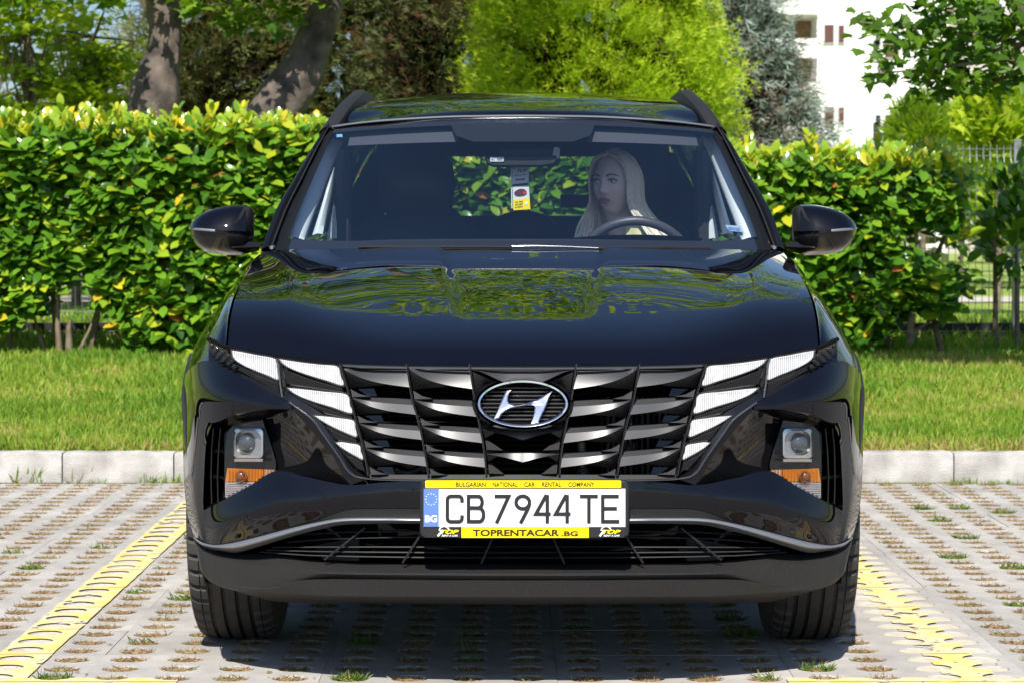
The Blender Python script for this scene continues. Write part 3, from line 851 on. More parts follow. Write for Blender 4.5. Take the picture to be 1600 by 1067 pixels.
# ---- emblem: slanted letter in an oval ring
eC = S(817, 630, -.012)
def e2(x, y, off=0.0):      # photo pixels on the emblem's own plane
    p = P(x, y, eC.y + off); return Vector((p.x, p.y + (630 - y) * .00045, p.z))
ell = lambda rx, ry, off: [e2(817 + rx*math.cos(2*math.pi*k/64), 630 + ry*math.sin(2*math.pi*k/64), off) for k in range(64)]
emb = MB().grid([ell(73,38.5,.022), ell(72.5,38,.004), ell(70,35.6,-.007), ell(67.2,32.8,-.006), ell(65,30.6,.003), ell(64.6,30.2,.022)], 0, closed=True).build('emblem', M['chrome'], car, 50)
MB().prism(ell(69, 35, .02), .01).build('emblem_backing', M['void'], emb)
rb = MB()
for k in range(9):
    y = 606 + k * 6; w = 64 * math.sqrt(max(0, 1 - ((y - 630) / 31) ** 2))
    if w > 5: rb.tube([e2(817 - w, y, .014), e2(817 + w, y, .014)], .0014, 5)
rb.build('emblem_rib', M['slat'], emb)
def ez(x, y): return (740 + x / 9.7, 570 + y / 9.7)
Hout = [(500,385),(455,470),(410,570),(350,700),(298,815),(340,812),(392,800),(425,735),(480,690),(560,652),(660,625),(760,610),(850,605),(905,612),(925,650),(920,710),(890,790),(862,880),(920,880),(985,862),(1010,800),(1055,700),(1100,610),(1150,490),(1200,385),(1150,410),(1090,448),(1030,490),(950,528),(870,558),(800,578),(740,594),(680,606),(625,604),(575,594),(535,570),(515,530),(520,480),(545,430),(585,372)]
hp = [e2(*ez(a, b), -.006) for a, b in Hout]
MB().prism(hp, .016, bevel=.0025).build('emblem_letter', M['chrome'], emb, 40)
rim_o = ell(78, 43.5, .016); rim_i = ell(74, 39.5, .004)
MB().grid([ell(80,45,.03), rim_o, rim_i, ell(73,38,.02)], 0, closed=True).build('emblem_surround', M['gloss'], emb)

# ---- lower lamp pockets
def pocket():
    pass
back = [(314,800),(318,690),(326,664),(345,648),(400,638),(456,636),(440,700),(434,737),(390,762),(345,788)]
both(MB().prism(px(back, .115), .01), 'pocket_back', M['void'], car)
brow = [pxo([(331,660,-.020),(350,651,-.022),(370,645.5,-.024),(413,639,-.014),(456,639,-.005)]), px([(336,671),(350,665),(372,660),(409,655),(416,652)], 0.050)]
both(MB().grid(loft(brow, 24)), 'pocket_brow', M['gloss'], car)
facet = [px([(456,639),(480,664),(503,692),(522,715),(535,740),(548,757)], .0), px([(416,652),(420,672),(426,695),(432,716),(434,728),(434,735)], .07)]
fg = net([facet[0], [a.lerp(b, .5) + Vector((0, .008, 0)) for a, b in zip(*facet)], facet[1]], 6, 5)
both(MB().grid(fg), 'pocket_facet', M['gloss'], car)
tri_low = [px([(434,735),(434,735),(434,735)], .07), px([(433,735),(485,746),(548,757)], .0)]
both(MB().grid(tri_low), 'pocket_corner', M['gloss'], car)
ledge = [px([(318,797),(345,783),(390,758.5),(433,735)], .0), px([(330,786),(351,776),(392,755),(432,731)], .06)]
both(MB().grid(loft(ledge, 20)), 'pocket_ledge', M['gloss'], car)
chk = [pxo([(331,660,-.020),(322,692,-.012),(318,762,0),(318,797,0)]), px([(336,668),(329,694),(326,762),(326,792)], .09)]
both(MB().grid(loft(chk, 20)), 'pocket_side', M['gloss'], car)
for x0, x1 in ((331, 330), (342, 340)):
    both(MB().tube(px([(x0+3, 668), (x0, 700), (x1, 745), (x1+1, 786)], .035), .006, 6, flat=.5), 'vent_slat', M['gloss'], car)
for y in (703, 744):
    both(MB().tube(px([(325, y), (336, y+1), (348, y+2)], .05), .005, 6), 'vent_bar', M['gloss'], car)
# lamp unit in the pocket
body = [(356,663),(383,659),(410,656),(421,688),(431,720),(431,731),(392,754),(352,778),(351,735),(351,695)]
lamp, lamp2 = both(MB().prism(px(body, 0.050), .03), 'headlamp', M['gloss'], car)
def rr(cx, cy, hx, hy, r, n=5):
    out = []
    for sx, sy, a0 in ((1,1,0),(-1,1,90),(-1,-1,180),(1,-1,270)):
        for k in range(n+1):
            a = R(a0 + 90*k/n); out.append((cx + sx*(hx - r) + r*math.cos(a), cy + sy*(hy - r) + r*math.sin(a)))
    return out
for L, sgn in ((lamp, 1), (lamp2, -1)):
    def put(mb, name, m, ang=35):
        (mb if sgn > 0 else mb.flipped()).build(name, m, L, ang)
    o1 = px(rr(388, 692, 23, 23, 7), 0.035); i1 = px(rr(388, 691, 20, 19.5, 14), 0.033); i2 = px(rr(388, 691, 19, 18.5, 13), 0.049)
    put(MB().grid([px(rr(388,692,23.5,23.5,7), 0.051), o1, i1, i2], 0, closed=True), 'bezel', M['bezel'])
    put(MB().prism(px(rr(388, 691, 19.5, 19, 13), 0.048), .002), 'bowl', M['alu'])
    c0 = S(388, 691, 0.050)
    put(MB().sphere(c0, (.026, .022, .026), 0, 24, 14), 'projector_lens', M['ball'])
    put(MB().prism(px([(366,716),(411,716),(411,721),(366,721)], 0.033), .016, bevel=.002), 'bezel_bar', M['bezel'])
    put(MB().prism(px([(355,731),(392,732.5),(411,733),(411,743),(400,751),(352,752)], 0.046), .01), 'indicator', M['amber'])
    put(MB().prism(px([(412,733),(429,734),(412,744)], 0.046), .01), 'reflector', M['clearref'])
    put(MB().prism(px([(352,753),(399,752),(375,766),(352,777)], 0.046), .01), 'reflector', M['clearref'])
    rb2 = MB()
    for k in range(15):
        x = 357 + k * 5; yb = min(751, 751 - max(0, (x - 400)) * .62)
        rb2.grid([[S(x, 732.5, 0.045), S(x, yb, 0.045)], [S(x+1.2, 732.5, 0.041), S(x+1.2, yb, 0.041)], [S(x+2.4, 732.5, 0.045), S(x+2.4, yb, 0.045)]])
    put(rb2, 'indicator_rib', M['amber'], 20)
    rb3 = MB()
    for k in range(7):
        y = 754 + k * 3.4; xr = 398 - k * 6.2
        rb3.grid([[S(353, y, 0.045), S(xr, y, 0.045)], [S(353, y+1.2, 0.041), S(xr, y+1.2, 0.041)], [S(353, y+2.2, 0.045), S(xr, y+2.2, 0.045)]])
    put(rb3, 'reflector_rib', M['clearref'], 20)
    put(MB().sphere(S(377, 744, 0.043), (.013, .008, .013), 0, 16, 8).tube([S(377+8*math.cos(t*.4), 744+8*math.sin(t*.4), 0.039) for t in range(17)], .003, 6), 'bulb_cap', M['bulbcap'])
    put(MB().grid(loft([px([(351,664),(383,659),(411,655.5)], 0.034), px([(350,700),(386,700),(424,697)], 0.020), px([(350,740),(392,738),(432,724)], 0.014), px([(350,778),(392,755),(432,731)], 0.018)], 10)), 'lamp_glass', M['lens'])

# ---- lower front: silver strip, grid, valance
st = [[(302,837),(313,845),(325,849.5),(339,851),(365,847.5),(399,839.5),(458,824),(503,814),(540,809),(600,808.5),(653,809),(817,810)],
      [(303,841),(314,850),(327,854),(343,856.5),(368,857),(399,850),(458,833),(504,821),(540,815.5),(600,814.5),(653,815),(817,816)],
      [(305,844),(316,853),(333,857.5),(350,860.5),(370,862.5),(399,855),(458,837),(506,825),(540,819),(600,817.5),(653,817.5),(817,818)]]
MB().grid(net([px(st[0], .012), px(st[0], -.008), px([(a, lerp(b, d, .62)) for (a,b),(c_,d) in zip(st[0], st[1])], -.014), px(st[1], -.004), px(st[2], .02)], 6, 3)).mirror().build('bumper_strip', M['silver'], car, 40)
MB().grid(net([px([(470,819),(497,811.5),(545,796),(600,794.5),(653,794.5),(740,794.5),(817,794.5)], -.003), px([(470,822),(503,814.5),(545,810),(600,809),(653,809.5),(740,810),(817,810)], .004)], 6, 4)).mirror().build('strip_ledge', M['matte'], car)
MB().grid([px([(380,815),(500,800),(650,800),(817,800)], .16), px([(380,890),(500,890),(650,890),(817,890)], .16)]).mirror().build('intake_back', M['void'], car)
bars = [[(470,834),(540,830),(620,829),(720,829),(817,829)], [(415,858),(490,860),(580,861),(700,862),(817,862)], [(448,846),(520,840),(600,838),(700,838),(817,838)], [(425,854),(500,853),(600,853),(700,853),(817,853)], [(405,861),(480,866),(560,868),(700,870),(817,870)]]
for b_ in bars:
    MB().grid([px(b_, .028), [p + Vector((0, .002, -.003)) for p in px(b_, .024)], [p + Vector((0, .05, -.004)) for p in px(b_, .028)]]).mirror().build('intake_bar', M['dark'], car, 20)
for a, b_ in (((570,824),(507,874)), ((659,832),(629,879)), ((770,838),(752,880))):
    both(MB().tube([S(*a, .03), S((a[0]+b_[0])/2, (a[1]+b_[1])/2, .02), S(*b_, .022)], .0027, 6), 'intake_rib', M['dark'], car)
both(MB().prism(px([(490,852),(561,838),(561,876),(505,874)], .07), .01), 'intake_blank', M['dark'], car)
V = [
 [(303,843,.0),(320,856,.02),(345,862,.04),(372,864.5,.05),(430,866,.055),(512,876,.055),(640,880,.055),(740,881,.055),(817,881.5,.055)],
 [(305,850,0),(318,861,0),(338,870,0),(380,880,0),(470,890.5,0),(560,894,0),(680,895,0),(750,895.5,0),(817,895.5,0)],
 [(306,853,0),(319,864,0),(338,873.5,0),(380,884,0),(470,894,0),(560,897,0),(680,898,0),(750,898.5,0),(817,898.5,0)],
 [(313,887,.0),(325,902,.0),(342,909,.005),(375,914.5,.008),(424,917,.01),(470,904.5,.012),(560,904,.014),(680,905,.014),(817,905.5,.014)],
 [(314,890,.004),(326,905,.004),(343,912,.006),(376,917.5,.006),(426,919,.004),(473,908,.0),(560,908,0),(680,909,0),(817,909.5,0)],
 [(315,893,.006),(328,908,.006),(346,915,.006),(380,920.5,.008),(434,925,.01),(510,930,.01),(560,931,.01),(680,931.5,.01),(817,932,.01)],
 [(322,895,.08),(340,914,.10),(365,922,.13),(400,932,.17),(440,940,.19),(520,941,.20),(600,942,.20),(700,943,.20),(817,944,.20)],
 [(340,900,.3),(350,914,.3),(375,922,.32),(420,930,.35),(460,932,.4),(520,932,.4),(600,932,.4),(700,932,.4),(817,932,.4)]]
vr = []
for i, r_ in enumerate(V):
    o = pxo(r_); a = r_[0]
    o.insert(0, P(a[0] + 1.5, a[1] - 3, -.40 + (.1 if i > 5 else 0)))
    vr.append(o)
MB().grid([dense(r_, 8) for r_ in vr]).mirror().build('valance', M['matte'], car, 22)

# ---- number plate in its dealer frame
PY = -.915
def q(x, y, off=0.0): return P(x, y, PY + off)
fr = MB().prism([q(*p) for p in rr(819.5, 795, 163.5, 44.5, 9)], .03, bevel=.004)
plate = fr.build('number_plate', M['ink'], car, 30)
def panel(name, m, pts, off, d=.002, par=None, bevel=0): return MB().prism([q(a, b, off) for a, b in pts], d, bevel=bevel).build(name, m, par or plate, 30)
panel('plate_face', M['white'], [(662,763),(977,763),(977,822.5),(662,822.5)], -.003)
panel('country_band', M['blue'], [(662,763),(685.5,763),(685.5,821.5),(662,821.5)], -.0045)
panel('top_strip', M['yellow'], rr(817.5, 756, 153, 5.8, 1.5, 2), -.006, .006)
panel('website_strip', M['yellow'], [(721,823.5),(920,823.5),(920,839.5),(721,839.5)], -.006, .006)
panel('frame_corner', M['dark'], [(665,824),(720,824),(720,839),(665,839)], -.004, .004)
panel('frame_corner', M['dark'], [(921,824),(975,824),(975,839),(921,839)], -.004, .004)
def ribbon(line, hw, f, mb):
    n = len(line); L = []; Rr = []
    for i in range(n):
        a = Vector(line[max(i-1,0)]); b = Vector(line[min(i+1,n-1)]); p = Vector(line[i])
        if 0 < i < n-1:
            d1 = (p - a).normalized(); d2 = (b - p).normalized(); t = (d1 + d2).normalized()
            k = 1 / max(t.dot(d1), .5)
        else: t = (b - a).normalized(); k = 1
        nn = Vector((-t.y, t.x)) * hw * k
        L.append(f(p + nn)); Rr.append(f(p - nn))
    mb.grid([L, Rr])
def arc(cx, cy, rx, ry, a0, a1, n=8): return [(cx + rx*math.cos(R(a0+(a1-a0)*k/n)), cy + ry*math.sin(R(a0+(a1-a0)*k/n))) for k in range(n+1)]
GL = {
 'C': [arc(340,223,24,25,0,-90,6)[:] + arc(288,223,26,25,-90,-180,6) + arc(288,350,26,25,180,90,6) + arc(340,350,24,25,90,0,6)],
 'B': [[(409,187),(409,386)], [(409,199)] + arc(478,239,26,40,-90,90,10) + [(409,279)], [(409,279)] + arc(484,327,30,47,-90,90,10) + [(409,374)]],
 '7': [[(590,199),(688,199),(603,386)]],
 '9': [arc(786,241,47,44,0,360,24), [(832,248),(828,268),(815,298),(770,386)]],
 '4': [[(950,188),(876,322),(980,322)], [(956,188),(956,386)]],
 '4b': [[(1088,188),(1014,322),(1118,322)], [(1094,188),(1094,386)]],
 'T': [[(1182,199),(1307,199)], [(1245,199),(1245,386)]],
 'E': [[(1341,187),(1341,386)], [(1341,199),(1453,199)], [(1341,284),(1440,284)], [(1341,374),(1457,374)]]}
GL['C'][0] = [(364,242)] + GL['C'][0] + [(364,330)]
for ch, strokes in GL.items():
    mb = MB()
    for k, s_ in enumerate(strokes):
        ribbon(s_, 12.3, lambda p, k=k: q(640 + p.x/4.444, 730 + p.y/4.444, -.0048 - .0002*k), mb)
    mb.build('plate_letter', M['ink'], plate, smooth=False)
def text_mesh(s, bold=0.0, space=1.0):
    cu = bpy.data.curves.new('t', 'FONT'); cu.body = s; cu.resolution_u = 3; cu.offset = bold; cu.space_character = space
    o = bpy.data.objects.new('t', cu); C.objects.link(o)
    dg = bpy.context.evaluated_depsgraph_get(); me = bpy.data.meshes.new_from_object(o.evaluated_get(dg))
    vs = [Vector(v.co) for v in me.vertices]; fs = [tuple(p.vertices) for p in me.polygons]
    bpy.data.objects.remove(o); bpy.data.meshes.remove(me); bpy.data.curves.remove(cu)
    return vs, fs
def lettering(name, s, x0, x1, y0, y1, m, f, parent, bold=.03, slant=0.0, space=1.0):
    """print s into the photo rectangle x0..x1, y0..y1 of the surface f"""
    vs, fs = text_mesh(s, bold, space)
    ax, bx = min(v.x for v in vs), max(v.x for v in vs); ay, by = min(v.y for v in vs), max(v.y for v in vs)
    out = []
    for v in vs:
        u = (v.x - ax) / (bx - ax); w = (v.y - ay) / (by - ay)
        out.append(f(lerp(x0, x1, u) + slant * w, lerp(y1, y0, w)))
    return MB().add(out, fs).build(name, m, parent, smooth=False)
fp = lambda off: (lambda x, y: q(x, y, off))
for w_, a, b in (('BULGARIAN',712.5,759),('NATIONAL',769.5,809),('CAR',819,836),('RENTAL',847,877),('COMPANY',888,929)):
    lettering('strip_text', w_, a, b, 752.6, 760, M['inkbrown'], fp(-.0068), plate, .02)
lettering('website_text', 'TOPRENTACAR', 738.5, 874, 826.5, 837, M['inkbrown'], fp(-.0068), plate, .035)
lettering('website_text', '.BG', 877, 903, 829, 837, M['inkbrown'], fp(-.0068), plate, .035)
lettering('country_text', 'BG', 664, 683, 804, 815.5, M['white'], fp(-.0055), plate, .04)
stars = MB()
for k in range(12):
    a = 2*math.pi*k/12; cx, cy = 673.7 + 8.5*math.cos(a), 779.5 + 9*math.sin(a)
    pts = [q(cx + (1.5 if i % 2 == 0 else .65)*math.sin(math.pi*i/5), cy - (1.5 if i % 2 == 0 else .65)*math.cos(math.pi*i/5), -.0055) for i in range(10)]
    stars.add(pts, [tuple(range(10))])
stars.build('flag_star', M['starpale'], plate, smooth=False)
for x in (682, 935):
    lettering('logo_text', 'TOP', x + 3, x + 32, 827, 833.5, M['yellow'], fp(-.006), plate, .05, slant=4)
    lettering('logo_text', 'RENT A CAR', x + 8, x + 33, 834.6, 837.6, M['white'], fp(-.006), plate, .03, slant=1)
    mb = MB(); ribbon(arc(x + 12, 828.5, 7.5, 7, 180, 350, 10), 1.1, lambda p: q(p.x, p.y, -.006), mb)
    ribbon([(x + 2, 837), (x + 6, 832), (x + 10, 827.5)], 1.6, lambda p: q(p.x, p.y, -.0062), mb)
    mb.build('logo_mark', M['white'], plate, smooth=False)
# ---- roof
roof = [[P(817,182.5,1.25), P(756,183,1.255), P(690,184.5,1.275), P(604,189.5,1.31), P(550,195,1.36), P(514,200.5,1.40)],
 [(0,1.32,1.526), (-.13,1.33,1.525), (-.26,1.35,1.521), (-.43,1.38,1.507), (-.55,1.43,1.492), (-.640,1.47,1.474)],
 [(0,1.6,1.578), (-.13,1.6,1.577), (-.26,1.6,1.573), (-.43,1.6,1.560), (-.55,1.6,1.547), (-.632,1.6,1.526)],
 [(0,2.0,1.618), (-.13,2.0,1.617), (-.26,2.0,1.613), (-.43,2.0,1.600), (-.55,2.0,1.589), (-.612,2.0,1.572)],
 [(0,2.6,1.617), (-.13,2.6,1.616), (-.26,2.6,1.612), (-.43,2.6,1.60), (-.54,2.6,1.587), (-.60,2.6,1.570)],
 [(0,3.3,1.565), (-.13,3.3,1.564), (-.26,3.3,1.56), (-.43,3.29,1.545), (-.53,3.28,1.52), (-.585,3.26,1.49)]]
def roofpt(G): return [[Vector((p[0], p[1], p[2])) for p in r] for r in G]
RG = net(roofpt(roof), 8, 8)
MB().grid(RG).mirror().build('roof', M['paint'], car, 60)
MB().tube([p + Vector((0, -.004, .002)) for p in RG[0]], .0035, 6).mirror().build('roof_edge_trim', M['silver'], car)
# ---- roof rails
rail = dense([P(512,200,1.38) + Vector((0,0,.0)), P(524,183,1.46), P(538,163,1.58), P(551,150,1.74), Vector((-.580,2.0,1.624)), Vector((-.575,2.6,1.622)), Vector((-.582,3.05,1.58)), Vector((-.575,3.25,1.51))], 8)
Gr = []
for i, p in enumerate(rail):
    w = .026; hgt = .030 * min(1, .35 + i / 10)
    Gr.append([p + Vector((w*1.1, 0, -hgt-.03)), p + Vector((w*.9, 0, -.006)), p + Vector((w*.3, 0, .003)), p + Vector((-w*.4, 0, .002)), p + Vector((-w, 0, -.012)), p + Vector((-w*1.2, 0, -hgt-.03))])
both(MB().grid(Gr), 'roof_rail', M['dark'], car, 50)

# ---- windscreen, pillars, side windows
W_side = [P(428,391,.74), P(452,329,.93), P(478,275,1.11), P(500,229,1.29), P(514,201,1.40)]
W_mid = [P(817,388,.345), P(817,330,.60), P(817,280,.82), P(817,225,1.06), P(817,184,1.24)]
def wrow(k):
    a, b = W_mid[k], W_side[k]; out = []
    for i in range(7):
        t = i / 6; e = t ** 2.3
        out.append(Vector((lerp(0, b.x, t), lerp(a.y, b.y, e), lerp(a.z, b.z, t ** 1.9))))
    return out
WG = net([wrow(k) for k in range(5)], 6, 6)
MB().grid([r[::-1] for r in WG]).build  # (orientation check below)
ws = MB(); full = [[Vector((-p.x, p.y, p.z)) for p in r[::-1]] + r[1:] for r in WG]
ws.grid(full)
wso = ws.build('windscreen', M['glass'], car, 80)
if wso.data.polygons[len(wso.data.polygons)//2].normal.y > 0: wso.data.flip_normals()
MB().grid([resample(WG[-1], 40), [p + Vector((0, .004, .001)) for p in resample(RG[0], 40)], [p + Vector((0, .05, -.02)) for p in resample(RG[0], 40)]]).mirror().build('roof_header', M['gloss'], car)
def on_glass(u, v, dz=-.004):
    """u 0 centre..1 side, v 0 foot..1 header, on the inner face"""
    i = v * (len(WG) - 1); j = abs(u) * (len(WG[0]) - 1)
    i0, j0 = min(int(i), len(WG)-2), min(int(j), len(WG[0])-2)
    a = WG[i0][j0].lerp(WG[i0][j0+1], j - j0); b = WG[i0+1][j0].lerp(WG[i0+1][j0+1], j - j0)
    p = a.lerp(b, i - i0) + Vector((0, .004, dz))
    if u > 0: p.x = -p.x
    return p     # negative u: image-left side
fr_ = MB()
us = [k / 24 for k in range(-24, 25)]
fr_.grid([[on_glass(u, .0) for u in us], [on_glass(u, .035) for u in us], [on_glass(u, .058 + .02 * abs(u) ** 6) for u in us]])
fr_.grid([[on_glass(u, 1.0) for u in us], [on_glass(u, .97) for u in us], [on_glass(u, .945 - .0 * abs(u)) for u in us]])
for sgn in (-1, 1):
    vs_ = [k / 20 for k in range(21)]
    fr_.grid([[on_glass(sgn * 1.0, v) for v in vs_], [on_glass(sgn * .985, v) for v in vs_], [on_glass(sgn * (.968 - .012 * (1 - v)), v) for v in vs_]])
fr_.grid([[on_glass(u, .95) for u in (-.36, -.18, 0, .18, .36)], [on_glass(u, .84) for u in (-.33, -.16, 0, .16, .33)], [on_glass(u, .78) for u in (-.24, -.12, 0, .12, .24)]])
fr_.build('windscreen_border', M['ink'], car, 60)
O_ = [P(408,393,.66), P(430,332,.86), P(460,281,1.05), P(490,230,1.26), P(516,196,1.42)]
mid_ = [a.lerp(b, .5) + Vector((0, -.025, .012)) for a, b in zip(W_side, O_)]
gut = [a.lerp(b, .15) + Vector((0, .004, -.004)) for a, b in zip(W_side, O_)]
bk = [p + Vector((.025, .16, -.01)) for p in O_]
both(MB().grid(net([W_side, gut, [a.lerp(b, .3) + Vector((0, -.01, .006)) for a, b in zip(W_side, O_)], mid_, O_, bk], 6, 4, curve_v=True)), 'front_pillar', M['gloss'], car, 40)
both(MB().tube(dense([a.lerp(b, .22) + Vector((0, -.012, .006)) for a, b in zip(W_side, O_)], 6), .0028, 5), 'pillar_seal', M['matte'], car)
roof_e = [Vector(r[-1]) for r in roofpt(roof)]
def belt(y): return side(y, 1.005) + Vector((-.004, 0, 0))
def top_e(y):
    pts = [(p.y, p) for p in roof_e]
    for (y0, a), (y1, b) in zip(pts, pts[1:]):
        if y0 <= y <= y1: return a.lerp(b, (y - y0) / (y1 - y0)) + Vector((-.012, 0, -.012))
    return (roof_e[0] if y < pts[0][0] else roof_e[-1]) + Vector((-.012, 0, -.012))
def pill(y):   # upper edge of the side opening, along the pillar then the roof
    if y < 1.42:
        for a, b in zip(bk, bk[1:]):
            if a.y <= y <= b.y: return a.lerp(b, (y - a.y) / (b.y - a.y))
        if y < bk[0].y: return belt(y)
    return top_e(max(y, 1.45))
def side_pane(y0, y1, t0=0., t1=1., n=10):
    G = []
    for i in range(n + 1):
        y = lerp(y0, y1, i / n); a, b = belt(y), pill(y)
        G.append([a.lerp(b, lerp(t0, t1, j / 5)) + Vector((-.02 * math.sin(math.pi * lerp(t0, t1, j/5)), 0, 0)) for j in range(6)])
    return MB().grid(G)
for (y0, y1, gl) in ((.86, 1.60, 'glass'), (1.70, 2.52, 'sideglass'), (2.62, 3.0, 'sideglass')):
    a, b = both(side_pane(y0, y1, .04, .95), 'side_window', M[gl], car, 60)
    for o in (a, b):
        if o.data.polygons[0].normal.x * o.data.vertices[0].co.x < 0: o.data.flip_normals()
for (y0, y1) in ((1.60, 1.70), (2.52, 2.62), (3.0, 3.26)):
    both(side_pane(y0, y1, 0, 1, 4), 'side_pillar', M['gloss'], car, 60)
for t0, t1 in ((0, .04), (.95, 1)):
    both(side_pane(.86, 3.0, t0, t1, 30), 'window_frame', M['gloss'], car, 60)
both(side_pane(.70, .86, 0, 1, 6), 'mirror_sail', M['matte'], car, 60)
both(MB().tube([belt(y) + Vector((-.004, 0, .004)) for y in [.7 + 2.5 * k / 24 for k in range(25)]], .006, 6), 'belt_trim', M['silver'], car)

# ---- tailgate and rear bumper
tg = [[(0,3.30,1.56), (-.30,3.295,1.553), (-.54,3.275,1.515), (-.585,3.26,1.49)],
      [(0,3.36,1.52), (-.30,3.35,1.515), (-.50,3.33,1.49), (-.60,3.28,1.45)]]
MB().grid(net(tg, 6, 4)).mirror().build('rear_spoiler', M['paint'], car)
def rw(t, s, d=0.0):      # rear window plane: t 0 bottom..1 top
    return Vector((-lerp(.58, .49, t) * s, lerp(3.52, 3.33, t) - .05 * s * s + d, lerp(1.19, 1.445, t)))
rwin = MB().grid([[rw(t, s) for s in [k/10 - 1 for k in range(21)]] for t in (0, .25, .5, .75, 1)]).build('rear_window', M['sideglass'] if False else glass('rear_glass', (.62, .70, .66), .7), car, 60)
if rwin.data.polygons[0].normal.y < 0: rwin.data.flip_normals()
tl = [[(0,3.53,1.19), (-.35,3.515,1.19), (-.58,3.47,1.19), (-.72,3.30,1.15)], [(0,3.60,1.05), (-.4,3.59,1.05), (-.68,3.50,1.05), (-.76,3.32,1.08)],
      [(0,3.63,.85), (-.4,3.62,.85), (-.70,3.56,.85), (-.84,3.42,.85)], [(0,3.60,.70), (-.4,3.60,.70), (-.72,3.55,.70), (-.87,3.40,.70)]]
MB().grid(net(tl, 6, 6)).mirror().build('tailgate', M['paint'], car)
rb_ = [[(0,3.63,.70), (-.4,3.63,.70), (-.74,3.58,.70), (-.90,3.40,.70), (-.925,3.08,.70)], [(0,3.68,.55), (-.4,3.67,.55), (-.76,3.60,.55), (-.905,3.42,.55), (-.92,3.08,.50)],
       [(0,3.64,.38), (-.4,3.64,.38), (-.74,3.58,.38), (-.88,3.40,.38), (-.905,3.09,.38)], [(0,3.50,.25), (-.4,3.5,.25), (-.7,3.45,.26), (-.82,3.35,.28), (-.86,3.1,.30)]]
MB().grid(net(rb_, 6, 6)).mirror().build('rear_bumper', M['matte'], car)
both(MB().grid([[Vector((-.49,3.28,1.49)), Vector((-.62,3.22,1.44))], [Vector((-.53,3.38,1.34)), Vector((-.70,3.25,1.30))], [Vector((-.58,3.47,1.19)), Vector((-.745,3.28,1.13))]]), 'rear_pillar', M['paint'], car)
both(MB().prism([Vector((-.45,3.60,1.02)), Vector((-.70,3.48,1.04)), Vector((-.78,3.36,1.02)), Vector((-.80,3.40,.90)), Vector((-.70,3.55,.92)), Vector((-.45,3.61,.96))], .03), 'tail_lamp', mat('red_lens', (.25, .01, .01), .15), car)

MB().grid([[Vector((x, 3.27, z)) for x in (-.60, -.3, 0, .3, .60)] for z in (1.56, 1.50, 1.43)]).grid([[Vector((x, 3.27, 1.43)) for x in (-.60, 0, .60)], [Vector((x, 3.37, 1.435)) for x in (-.60, 0, .60)]]).build('rear_header', M['cabin'], car)
# ---- cowl, wipers
cw = [[p + Vector((0, .010, -.012)) for p in resample(hr, 40)], [Vector((p.x, p.y, p.z)) + Vector((0, .03, -.03)) for p in resample([wrow(0)[i] for i in range(7)], 40)]]
MB().grid(cw).mirror().build('cowl', M['dark'], car)
wp = MB(); wp.tube([P(800,385.2,.335), P(838,384.6,.335), P(880,385.6,.34), P(935,388,.345)], .0020, 8)
wp.build('wiper', M['trimline'], car)
MB().tube([P(560,386,.40), P(680,386,.36), P(800,386,.338)], .004, 6).build('wiper', M['dark'], car)
MB().tube([P(935,388,.345), P(1040,386.5,.38), P(1110,388,.44)], .004, 6).build('wiper', M['dark'], car)

# ---- door mirrors
MC = [(397,332,374,360),(394,325,378,361),(384,320.5,397,362),(362,320.5,399,361),(336,325.5,397,360.5),(317,333,391.5,359.5),(305,342,381,358.5),(298.5,350,368,357.5),(296,356.5,358.5,357.2)]
def msec(x, t, b, c, k):
    w = [.03,.055,.085,.10,.10,.09,.07,.04,.005][k]; Yb = .86
    def pt(y, d): return P(x, y, Yb - d)
    up = [pt(t, 0), pt(lerp(t, c, .08), w*.55), pt(lerp(t, c, .35), w*.85), pt(lerp(t, c, .75), w*1.05), pt(c, w*1.12)]
    lo = [pt(c, w*1.12), pt(lerp(c, b, .06), w*1.02), pt(lerp(c, b, .35), w*.98), pt(lerp(c, b, .8), w*.7), pt(b, 0)]
    return up, lo
secs = [msec(x, t, b, c, k) for k, (x, t, b, c) in enumerate(MC)]
def facing(o, ref):
    return o
cov = [s_[0] for s_ in secs[1:]]; low_ = [s_[1] for s_ in secs[1:]]
# the inner end is cut by a matte wedge
wedge = [[P(381,324,.80), P(372,340,.765), P(360,356,.75), P(371,375,.765)], [P(392,325,.82), P(388,345,.80), P(384,362,.79), P(383,376,.80)], [P(397,334,.86), P(396,350,.86), P(394,366,.86), P(392,376,.86)]]
mh = both(MB().grid(net(low_, 4, 5)), 'mirror_housing', M['gloss'], car, 50)
for o_, sg in zip(mh, (1, -1)):
    for nm, mb_, mm in (('mirror_cover', MB().grid(net(cov[1:], 4, 5)), M['paint']), ('mirror_wedge', MB().grid(net(wedge, 5, 5)).grid(net([[P(371,375,.765), P(383,376,.80), P(392,376,.86)], [P(372,386,.79), P(384,388,.82), P(392,388,.86)]], 4, 4)), M['matte']),
                         ('mirror_indicator', MB().tube([P(297,357.2,.845), P(306,358.5,.782), P(317,359.3,.755), P(336,361,.748)], .0042, 8), M['silver']),
                         ('mirror_glass', MB().add([P(x, t, .865) for x, t, b, c in MC] + [P(x, b, .865) for x, t, b, c in MC[::-1]], [tuple(range(2*len(MC)))]), M['dark']),
                         ('mirror_arm', MB().grid([[P(360,376,.79), P(385,378,.79), P(407,379,.80)], [P(362,388,.77), P(386,387,.78), P(406,386,.79)], [P(384,397,.80), P(392,395,.81), P(405,392,.82)], [P(384,397,.88), P(392,395,.88), P(405,392,.88)], [P(360,376,.88), P(385,378,.88), P(407,379,.88)]]), M['gloss'])):
        (mb_ if sg > 0 else mb_.flipped()).build(nm, mm, o_, 45)
    

